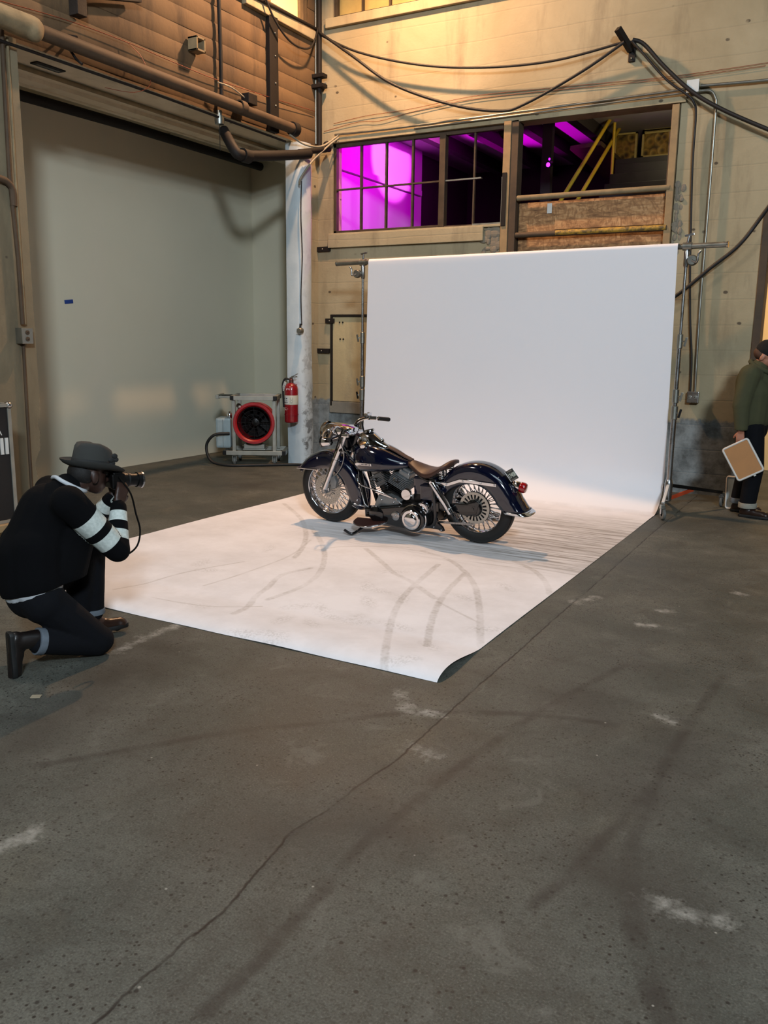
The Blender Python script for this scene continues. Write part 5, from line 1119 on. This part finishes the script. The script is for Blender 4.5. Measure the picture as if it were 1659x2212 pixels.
MB().lathe([(.001, .06), (.085, .06), (.095, .045), (.095, 0)], (.86, -.16, .45), 'y', 32).build('air_cleaner', M['chrome'], bike, 40, rot=None)
for s in (1, -1):
    poly = [(1.155, s * .15)] + [(.99 + .165 * math.cos(q), s * (.15 + .185 * math.sin(q))) for q in np.linspace(0, PI, 20)][1:-1] + [(.825, s * .15)]
    fb = MB().prism(poly, .118, .132, 'z').build('floorboard', M['leather_dark'], bike, 0, .004, rot=(0, math.radians(3), 0))
    fb.location.z = .062; fb.rotation_euler = (s * math.radians(-4), math.radians(3), 0)
    MB().tube([(.99 + .167 * math.cos(q), s * (.15 + .187 * math.sin(q)), .121) for q in np.linspace(-.02, PI + .02, 22)], .007, 8).build('board_edge', M['chrome'], fb, 60)
    MB().bar((1.0, s * .1, .10), (1.0, s * .24, .116), .03, .016).build('board_bracket', M['black_gloss'], fb, 0)
MB().tube(smooth_path([(1.00, .13, .12), (1.01, .22, .105), (1.03, .31, .075), (1.05, .39, .055), (1.07, .41, .056), (1.125, .42, .085)], 4), .012, 10).build('kickstand', M['black_gloss'], bike, 60)
MB().tube(smooth_path([(1.06, .16, .23), (1.10, .2, .25), (1.16, .21, .26)], 4), .008, 8).build('shift_lever', M['chrome'], bike, 60)
MB().ball((1.165, .21, .262), .015, 10, 8).build('shift_peg', M['rubber'], bike, 60)
# ------------------------------------------------------------------ people
M['skin'] = simple('skin', (168, 112, 88), .5, 0, .08, 12)
M['skin_dark'] = simple('skin_deep', (52, 33, 26), .5, 0, .1, 12)
M['hair'] = simple('short_brown_hair', (72, 44, 28), .7, 0, .3, 40, .5)
M['dark_hair'] = simple('dark_hair', (18, 14, 12), .7, 0, .3, 40, .5)
M['denim'] = simple('dark_denim', (8, 9, 14), .9, 0, .25, 30, .4, spec=.2)
M['denim_black'] = simple('black_denim', (12, 12, 15), .85, 0, .25, 30, .4)
M['cuff'] = simple('denim_cuff', (92, 100, 108), .85, 0, .15, 30, .3)
M['cuff_pale'] = simple('pale_denim_cuff', (140, 136, 124), .85, 0, .15, 30, .3)
M['boot'] = simple('dark_boot_leather', (24, 18, 16), .38, 0, .3, 10)
M['boot_brown'] = simple('brown_boot_leather', (38, 22, 15), .33, 0, .3, 10)
M['hat'] = simple('grey_felt', (50, 50, 47), .9, 0, .12, 30, .3)
M['band'] = simple('dark_hat_band', (26, 26, 25), .8)
M['shirt'] = simple('white_shirt', (186, 190, 194), .8, 0, .05)
t = NT('striped_black_sweater'); a = t.attr('arm')
st_ = t.ramp(t.m('MULTIPLY', a, .5), [(0.0, 0.0), (.155, 1.0), (.262, 0.0), (.325, 1.0), (.425, 0.0), (.60, 1.0), (.70, 0.0), (.80, 1.0), (.91, 0.0)], 'CONSTANT')
f = t.noise(t.obj(), 60, 4); col = t.mix(st_, lin((5, 5, 7)), t.mix(t.ramp(f, [(.3, 0.0), (.7, 1.0)]), lin((176, 184, 178)), lin((204, 210, 204))))
t.bump(f, .35, .004); M['sweater'] = t.done(col, .95, spec=.15)

def P3(o, f, r):  # local (forward, right, up) to the figure's own axes (x forward, y left)
    return lambda a, s, z: Vector((a, -s, z))
def cap_sd(co, caps):
    d = np.full(len(co), 9.0)
    for (_, p, r, q, r2_) in caps:
        p, q = np.array(p), np.array(q); v = q - p; tt = np.clip(((co - p) @ v) / max(v @ v, 1e-9), 0, 1)
        d = np.minimum(d, np.linalg.norm(co - (p + tt[:, None] * v), axis=1) - (r + (r2_ - r) * tt))
    return d
def arm_attr(o, arms, torso=(), rad=.075):
    me = o.data; n = len(me.vertices); co = np.zeros(n * 3); me.vertices.foreach_get('co', co); co = co.reshape(-1, 3)
    val = np.zeros(n); best = np.full(n, 9.0); td = cap_sd(co, torso)
    for (A, B, Cc, r) in arms:
        for k, (p, q) in enumerate(((A, B), (B, Cc))):
            p, q = np.array(p), np.array(q); d = q - p; tt = ((co - p) @ d) / (d @ d); tc = np.clip(tt, 0, 1)
            ds = np.linalg.norm(co - (p + tc[:, None] * d), axis=1); ok = (ds < r) & (ds < best) & ((tt > -.1) | (k == 1)) & ((co[:, 1] < -.085) if A[1] < 0 else (co[:, 1] > .03)) & (ds - rad < td - .004)
            val = np.where(ok, k + np.clip(tt, .001, .999), val); best = np.where(ok, ds, best)
    set_attr(me, 'arm', val)
def hand_prims(w, palm_dir, side_dir, curl, size=1.0, flip=1):
    """palm and five curled fingers; returns capsules"""
    w = Vector(w); d = Vector(palm_dir).normalized(); s = Vector(side_dir); s = (s - d * s.dot(d)).normalized(); n = d.cross(s) * flip; k = size; out = []
    pc_ = w + d * .05 * k
    for q in (-.027, -.009, .009, .027): out.append(('c', w + s * q * .7 * k + d * .01 * k, .0145 * k, w + s * q * k + d * .085 * k, .0125 * k))
    for q, L in ((-.03, .066), (-.010, .078), (.010, .074), (.029, .058)):
        p = w + s * q * k + d * .088 * k; dirv = d.copy(); L_ = L * k; rad = .0095 * k
        for j, fr_ in enumerate((.45, .32, .23)):
            dirv = (dirv * math.cos(curl) + n * math.sin(curl)).normalized(); e = p + dirv * L_ * fr_
            out.append(('c', p, rad, e, rad * .9)); p = e; rad *= .9
    p = w + s * -.026 * k + d * .028 * k; dirv = (d * .62 - s * .62 + n * .48).normalized()
    for L_, rad in ((.036, .0125), (.028, .0105)):
        e = p + dirv * L_ * k; out.append(('c', p, rad * k, e, rad * .88 * k)); p = e; dirv = (dirv * .7 + d * .5 + n * .35).normalized()
    return out
def head_prims(c, pitch=0, yaw=0, k=1.0):
    m = Euler((0, pitch, yaw)).to_matrix(); c = Vector(c); L = lambda x, y, z: c + m @ Vector((x, y, z)) * k; R3 = tuple(m.to_euler())
    return [('e', L(-.012, 0, .03), (.094 * k, .075 * k, .085 * k), R3), ('e', L(.028, 0, -.02), (.062 * k, .06 * k, .078 * k), R3), ('e', L(.045, 0, -.075), (.038 * k, .043 * k, .028 * k), R3),
            ('c', L(.085, 0, .005), .010 * k, L(.104, 0, -.028), .013 * k), ('e', L(.098, 0, -.03), (.014 * k, .018 * k, .010 * k), R3),
            ('c', L(.083, .036, .018), .013 * k, L(.088, .012, .018), .010 * k), ('c', L(.083, -.036, .018), .013 * k, L(.088, -.012, .018), .010 * k),
            ('e', L(.086, 0, -.056), (.012 * k, .024 * k, .007 * k), R3), ('e', L(.085, 0, -.066), (.012 * k, .02 * k, .007 * k), R3),
            ('e', L(0, .077, -.012), (.022 * k, .010 * k, .034 * k), R3), ('e', L(0, -.077, -.012), (.022 * k, .010 * k, .034 * k), R3)]

def boot(nm, ankle, toe, up, mat, parent, s=1.0, label=None):
    """boot from shaft top through ankle to toe; 'up' points from the sole to the instep"""
    A, Tp, U = Vector(ankle), Vector(toe), Vector(up).normalized(); d = (Tp - A); d = (d - U * d.dot(U)).normalized(); sd = d.cross(U)
    L = (Tp - A).length
    sole_o = A - U * .075 * s
    b = blob(nm, [('c', A + U * .09 * s, .058 * s, A - d * .01, .05 * s), ('c', A - d * .025 - U * .03, .045 * s, A + d * .06 - U * .03, .043 * s), ('c', A + d * .05 - U * .035, .043 * s, A + d * .17 * s - U * .043, .040 * s), ('e', A + d * .17 * s - U * .045, (.05 * s, .048 * s, .034 * s)) if abs(U.z) > .8 else ('c', A + d * .16 * s - U * .045, .038 * s, A + d * .19 * s - U * .05, .033 * s)], mat, parent, .009, 3, label=label)
    mb = MB(); rs = []
    for t_, w_ in ((-.075, .026), (-.06, .038), (0, .040), (.06, .039), (.12, .046), (.17, .046), (.205, .036), (.22, .018)):
        c = sole_o + d * t_ * s
        rs.append([c + sd * w_ * s + U * .0, c - sd * w_ * s, c - sd * w_ * s + U * .024, c + sd * w_ * s + U * .024])
    mb.rings(rs).build('sole', M['rubber'], b, 40, .004)
    hb_ = MB(); c = sole_o - d * .035 * s - U * .012
    return b

# ---- the kneeling photographer: x points where he aims
ang = math.atan2(.95, .3)
ph = thing('person', 'kneeling person in grey felt hat and striped-sleeve black sweater aiming a camera at the motorcycle', 'person', (-3.55, 3.0, 0), (0, 0, ang))
V3 = lambda a, s, z: Vector((a, -s, z))
shR, elR, wrR = V3(-.075, .185, .845), V3(.155, .215, .572), V3(.222, .115, .79)
shL, elL, wrL = V3(-.02, -.175, .85), V3(.2, -.2, .62), V3(.275, -.055, .80)
hipR, knR, anR = V3(-.195, .10, .335), V3(.055, .135, .078), V3(-.285, .145, .13)
hipL, knL, anL = V3(-.16, -.10, .37), V3(.165, -.13, .52), V3(.155, -.125, .10)
neck, head = V3(-.005, 0, .90), V3(.12, 0, .945)
body = [('c', V3(-.2, 0, .40), .115, V3(-.2, 0, .52), .105), ('c', V3(-.2, 0, .52), .105, V3(-.09, 0, .76), .12), ('c', V3(-.07, .09, .80), .075, V3(-.07, -.09, .80), .075),
        ('c', V3(-.03, 0, .85), .06, V3(.07, 0, .90), .052),
        ('c', shR, .05, elR, .037), ('c', elR, .037, wrR, .027), ('c', shL, .05, elL, .037), ('c', elL, .037, wrL, .027),
        ('c', hipR, .085, knR, .055), ('c', knR, .055, anR + Vector((.03, 0, .01)), .036), ('c', hipL, .085, knL, .055), ('c', knL, .055, anL, .036),
        ('c', anL, .036, V3(.29, -.12, .04), .028)]
body += head_prims(head, math.radians(8)) + hand_prims(wrR, V3(.05, -.03, .1), V3(-.1, .0, .06), .42, .95, -1) + hand_prims(wrL, V3(.03, .02, .07), V3(.1, .02, -.03), .42, .95, 1)
blob('body', body, M['skin_dark'], ph, .0075, 2)
sw_p = [('c', V3(-.215, 0, .43), .165, V3(-.215, 0, .56), .16), ('c', V3(-.21, .06, .45), .14, V3(-.2, .05, .6), .14), ('c', V3(-.21, -.06, .45), .14, V3(-.2, -.05, .6), .14), ('c', V3(-.2, 0, .56), .16, V3(-.105, 0, .77), .15), ('c', V3(-.17, 0, .62), .165, V3(-.11, 0, .76), .15), ('c', V3(-.06, .10, .80), .10, V3(-.05, -.10, .80), .10), ('c', V3(-.05, 0, .83), .10, V3(0, 0, .885), .075),
        ('c', V3(-.055, .14, .82), .098, shR, .085), ('c', shR, .086, elR, .066), ('c', elR, .064, wrR.lerp(elR, .08), .043), ('c', V3(-.04, -.13, .82), .095, shL, .08), ('c', shL, .08, elL, .062), ('c', elL, .06, wrL.lerp(elL, .08), .042),
        ('c', V3(-.02, .06, .64), .12, V3(-.08, .04, .48), .14)]
hem_n = V3(.16, .14, -1).normalized()
sw_o = blob('sweater', sw_p, M['sweater'], ph, .009, 5, [(V3(-.21, 0, .385), hem_n)], .006)
arm_attr(sw_o, [(shR, elR, wrR, .115), (shL, elL, wrL, .085)], sw_p[:7] + [sw_p[-1]])
blob('shirt_tail', [('c', V3(-.215, 0, .42), .152, V3(-.215, 0, .5), .15), ('c', V3(-.21, .06, .42), .128, V3(-.2, .05, .5), .128), ('c', V3(-.21, -.06, .42), .128, V3(-.2, -.05, .5), .128)], M['shirt'], ph, .009, 3, [(V3(-.21, 0, .355), hem_n), (V3(-.21, 0, .43), -hem_n)], .004)
cl = MB(); cl.tube(smooth_path([V3(-.055, 0, .945), V3(-.045, .06, .93), V3(.01, .085, .895), V3(.06, .07, .87), V3(.09, .0, .86), V3(.06, -.07, .87), V3(.01, -.085, .895), V3(-.045, -.06, .93)], 4, True), .011, 8, loop=True)
cl.build('shirt_collar', M['shirt'], ph, 60)
blob('jeans', [('c', V3(-.215, 0, .36), .13, V3(-.21, 0, .44), .13), ('c', V3(-.21, .05, .36), .115, hipR, .115), ('c', V3(-.2, -.05, .36), .115, hipL, .115), ('c', hipR, .108, knR + Vector((-.01, 0, .015)), .083), ('e', knR + Vector((.005, 0, .005)), (.085, .08, .078)), ('c', knR, .08, anR + Vector((.04, 0, .015)), .062), ('c', hipL, .12, knL, .095), ('c', knL, .08, anL + Vector((0, 0, .06)), .062), ('c', V3(.08, -.11, .43), .09, V3(.09, -.12, .2), .06)], M['denim'], ph, .010, 4)
for p, q, r, nm in ((anR + Vector((.055, 0, .015)), anR + Vector((.02, 0, .025)), .069, 'jeans_cuff'), (anL + Vector((0, 0, .075)), anL + Vector((0, 0, .045)), .067, 'jeans_cuff')):
    MB().tube([p, q], r, 20).build(nm, M['cuff'], ph, 50, .004)
MB().tube(smooth_path([V3(-.33, .04, .405), V3(-.345, .0, .41), V3(-.335, -.05, .415)], 3), .012, 8).build('belt_patch', M['leather'], ph, 60)
MB().box(V3(-.318, .085, .372), (.012, .09, .04), (0, math.radians(-24), math.radians(28))).build('leather_patch', simple('tan_label_leather', (112, 64, 44), .6), ph, 0, .003)
boot('boot', anL + Vector((0, 0, .0)), V3(.33, -.118, .04), (0, 0, 1), M['boot_brown'], ph, .9, label='brown leather boot')
boot('boot', V3(-.335, .145, .165), V3(-.375, .145, -.03), (1, 0, .0), M['boot'], ph, .86, label='dark boot on its toe')
# hat
hp = empty_part('hat', ph, V3(.142, 0, .985), (0, math.radians(10), 0))
mb = MB(); rs = []; N = 48
for (r, z) in ((.001, .122), (.03, .118), (.055, .121), (.072, .123), (.086, .117), (.094, .10), (.098, .05), (.102, .02), (.104, .0), (.108, -.006), (.126, -.006), (.142, -.002), (.154, .006), (.158, .010), (.155, .004), (.14, -.006), (.12, -.010), (.1, -.010)):
    ring = []
    for k in range(N):
        q = 2 * PI * k / N; c, s = math.cos(q), math.sin(q); br_ = max(0, (r - .105) / .052)
        x, y = r * c * (1.08 if r > .105 else 1.1), r * s * (.90 if r > .105 else .84)
        zz = z + br_ * (.020 * abs(s) ** 2 + (.012 if c < 0 else -.022) * abs(c) ** 2)
        if z > .095: zz += -.022 * math.exp(-(y / .022) ** 2) - (.025 * max(0, c) * (r / .08)); y *= 1 - .22 * max(0, c)
        elif z > .03 and r < .1: y *= 1 - .12 * max(0, c)
        ring.append((x, y, zz))
    rs.append(ring)
mb.rings(rs); mb.build('hat_shell', M['hat'], hp, 60)
mb = MB(); rs = []
for (r, z) in ((.1035, -.002), (.1045, .002), (.1015, .034), (.0985, .036)):
    rs.append([(r * 1.1 * math.cos(2 * PI * k / N), r * .85 * math.sin(2 * PI * k / N), z) for k in range(N)])
mb.rings(rs, cap=False); mb.build('hat_band', M['band'], hp, 60)
mb = MB()
for dx, dz in ((-.016, .012), (.014, .016), (-.006, -.006), (.004, .034)): mb.ball((.075 + dx, -.078 + dx * .4, .034 + dz), (.017, .007, .014), 10, 8)
mb.build('hat_bow', M['band'], hp, 60)
blob('hair', [('e', head + Vector((-.035, 0, .012)), (.076, .077, .07))], M['dark_hair'], ph, .009, 2)
for s in (-.034, .034): MB().ball(head + Vector((.083, s, -.002)), .0115, 12, 8).build('eye', M['black_gloss'], ph, 60)
# camera in his hands
cam_t = thing('camera', 'black camera with long lens held to the kneeling person\'s eye', 'camera', (-3.55, 3.0, 0), (0, 0, ang))
co = Vector((.25, 0, .905))
MB().box(co, (.055, .14, .09)).box(co + Vector((.0, 0, .05)), (.05, .06, .03)).box(co + Vector((0, -.06, -.005)), (.075, .03, .08)).build('camera_body', M['black_metal'], cam_t, 0, .008)
d_ = Vector((1, -.02, -.10)).normalized(); lo = co + Vector((.02, 0, -.005))
ln = MB().tube([lo, lo + d_ * .03, lo + d_ * .031, lo + d_ * .075, lo + d_ * .076, lo + d_ * .115, lo + d_ * .116, lo + d_ * .145], [.034, .034, .037, .037, .034, .035, .041, .043], 28).build('lens', M['black_metal'], cam_t, 40)
MB().tube([lo + d_ * .138, lo + d_ * .147], [.0445, .0445], 28).build('lens_ring', M['dull_chrome'], ln, 40)
MB().tube([lo + d_ * .06, lo + d_ * .068], [.0385, .0385], 28).build('focus_ring', M['rubber'], ln, 40)
MB().ball(lo + d_ * .143, (.006, .036, .036), 20, 10).build('front_glass', M['black_gloss'], ln, 60)
MB().box(co + Vector((-.038, 0, .035)), (.02, .05, .03)).build('eyecup', M['rubber'], cam_t, 0, .006)
MB().tube(smooth_path([co + Vector((0, -.075, .02)), co + Vector((.05, -.1, -.07)), co + Vector((.07, -.11, -.18)), co + Vector((.085, -.12, -.27)), co + Vector((.06, -.13, -.35)), co + Vector((.0, -.14, -.385)), co + Vector((-.04, -.15, -.36))], 5), .0055, 6).build('strap', M['black_metal'], cam_t, 60)

# ---- the standing man at the right edge, x points where he faces
mn = thing('person', 'standing person in olive jacket, dark jeans and black beanie looking down at right edge', 'person', (-.93, 9.03, 0), (0, 0, math.radians(-6)))
sR, eR, wR = V3(-.045, .20, 1.375), V3(-.085, .245, 1.09), V3(-.065, .255, .85)
sL, eL, wL = V3(-.02, -.20, 1.375), V3(-.02, -.245, 1.09), V3(.12, -.2, .92)
hR, kR, aR = V3(0, .10, .86), V3(.06, .115, .48), V3(.03, .12, .10)
hL, kL, aL = V3(-.03, -.10, .86), V3(-.06, -.11, .48), V3(-.105, -.115, .10)
hd = V3(.03, 0, 1.545)
bp2 = [('c', V3(-.02, 0, .9), .13, V3(-.01, 0, 1.1), .12), ('c', V3(-.01, 0, 1.1), .12, V3(-.02, 0, 1.3), .125), ('c', V3(-.03, .1, 1.37), .07, V3(-.03, -.1, 1.37), .07), ('c', V3(-.03, 0, 1.39), .065, V3(.01, 0, 1.5), .056),
       ('c', sR, .055, eR, .042), ('c', eR, .04, wR, .03), ('c', sL, .055, eL, .042), ('c', eL, .04, wL, .03), ('c', hR, .085, kR, .058), ('c', kR, .056, aR, .04), ('c', hL, .085, kL, .058), ('c', kL, .056, aL, .04),
       ('c', aR, .036, aR + Vector((.02, 0, -.05)), .025), ('c', aL, .036, aL + Vector((.02, 0, -.05)), .025)]
bp2 += head_prims(hd, math.radians(34)) + hand_prims(wR, (0.0, .0, -.1), (.1, .02, 0), .55, 1.0, -1) + hand_prims(wL, (.1, .03, -.02), (0, .1, .0), .4, 1.0, 1)
blob('body', bp2, M['skin'], mn, .0075, 2)
jm = simple('olive_jacket_cloth', (62, 62, 38), .9, 0, .16, 7, .3)
jk = [('c', V3(-.03, 0, .98), .175, V3(-.02, 0, 1.15), .185), ('c', V3(-.03, .07, .96), .15, V3(-.03, .08, 1.2), .16), ('c', V3(-.03, -.07, .96), .15, V3(-.03, -.08, 1.2), .16), ('c', V3(-.03, 0, 1.15), .185, V3(-.05, 0, 1.3), .165), ('c', V3(-.04, .12, 1.36), .10, V3(-.04, -.12, 1.36), .10), ('c', V3(-.05, 0, 1.38), .11, V3(-.01, 0, 1.44), .085),
      ('c', sR, .10, eR, .082), ('c', eR, .08, wR + Vector((0, 0, .03)), .062), ('c', sL, .10, eL, .08), ('c', eL, .078, wL, .058)]
blob('jacket', jk, jm, mn, .010, 5, [(V3(0, 0, .855), V3(0, 0, -1))], .008)
MB().tube(smooth_path([V3(-.09, 0, 1.50), V3(-.07, .07, 1.485), V3(.0, .095, 1.44), V3(.08, .05, 1.40), V3(.08, -.05, 1.40), V3(0, -.095, 1.44), V3(-.07, -.07, 1.485)], 4, True), .022, 8, loop=True).build('jacket_collar', jm, mn, 60)
blob('jeans', [('c', V3(-.02, 0, .86), .145, V3(-.02, 0, .92), .14), ('c', hR, .115, kR, .088), ('c', kR, .086, aR + Vector((0, 0, .05)), .078), ('c', hL, .115, kL, .088), ('c', kL, .086, aL + Vector((0, 0, .05)), .078)], M['denim'], mn, .010, 4)
for a_, m_2 in ((aR, M['cuff_pale']), (aL, M['cuff'])): MB().tube([a_ + Vector((0, 0, .045)), a_ + Vector((0, 0, -.005))], .086, 22).build('jeans_cuff', m_2, mn, 50, .005)
boot('boot', aR + Vector((0, 0, -.02)), aR + Vector((.2, -.01, -.06)), (0, 0, 1), M['boot_brown'], mn, 1.0)
boot('boot', aL + Vector((0, 0, -.02)), aL + Vector((.2, .02, -.06)), (0, 0, 1), M['boot_brown'], mn, 1.0)
hm = Euler((0, math.radians(34), 0)).to_matrix()
blob('beanie', [('e', hd + hm @ Vector((-.018, 0, .052)), (.104, .084, .082), (0, math.radians(34), 0)), ('e', hd + hm @ Vector((-.03, 0, .08)), (.085, .075, .075), (0, math.radians(34), 0))], simple('black_knit', (12, 12, 13), .95, 0, .2, 60, .5), mn, .009, 2, [(hd + hm @ Vector((0, 0, .025)), hm @ Vector((.12, 0, -1)))])
for s in (-.034, .034): MB().ball(hd + hm @ Vector((.083, s, .008)), .0115, 12, 8).build('eye', M['black_gloss'], mn, 60)
blob('hair', [('e', hd + hm @ Vector((-.035, 0, .0)), (.082, .079, .06), (0, math.radians(34), 0))], M['hair'], mn, .008, 1)
blob('beard', [('e', hd + hm @ Vector((.048, 0, -.072)), (.05, .052, .042), (0, math.radians(34), 0))], M['hair'], mn, .008, 1)
# boards
M['kraft'] = simple('tan_board', (172, 122, 76), .75, 0, .08, 6)
M['white_edge'] = simple('white_board_edge', (205, 200, 192), .55, 0, .05)
M['pale_board'] = simple('pale_blue_board', (140, 154, 160), .6, 0, .1, 8)
def board(nm, lab, loc, rot, w_, h_, face, cat='board'):
    b = thing(nm, lab, cat, loc, rot)
    P_ = []
    r = .02
    for cx_, cz_, a0 in ((w_ / 2 - r, h_ / 2 - r, 0), (-w_ / 2 + r, h_ / 2 - r, PI / 2), (-w_ / 2 + r, -h_ / 2 + r, PI), (w_ / 2 - r, -h_ / 2 + r, 1.5 * PI)):
        for k in range(6): P_.append((cx_ + r * math.cos(a0 + k * PI / 10), cz_ + r * math.sin(a0 + k * PI / 10)))
    mb = MB(); mb.tube([(x, 0, z) for x, z in P_], .0105, 8, loop=True); mb.build('frame', M['white_edge'], b, 60)
    MB().prism(P_, -.004, .006).build('panel', face, b, 0)
    MB().box((.03, 0, -h_ / 2 - .014), (.022, .012, .014)).build('catch', M['white_edge'], b, 0, .003)
    return b
board('framed_board', 'tan board with white rounded frame held in the standing person\'s hand', (-.978, 8.775, .575), (0, math.radians(-30.5), math.radians(2)), .245, .335, M['kraft'])
board('framed_board', 'pale blue-grey board standing on the floor beside the standing person\'s legs', (-1.085, 9.22, .175), (0, math.radians(-2), math.radians(-24)), .16, .325, M['pale_board'])
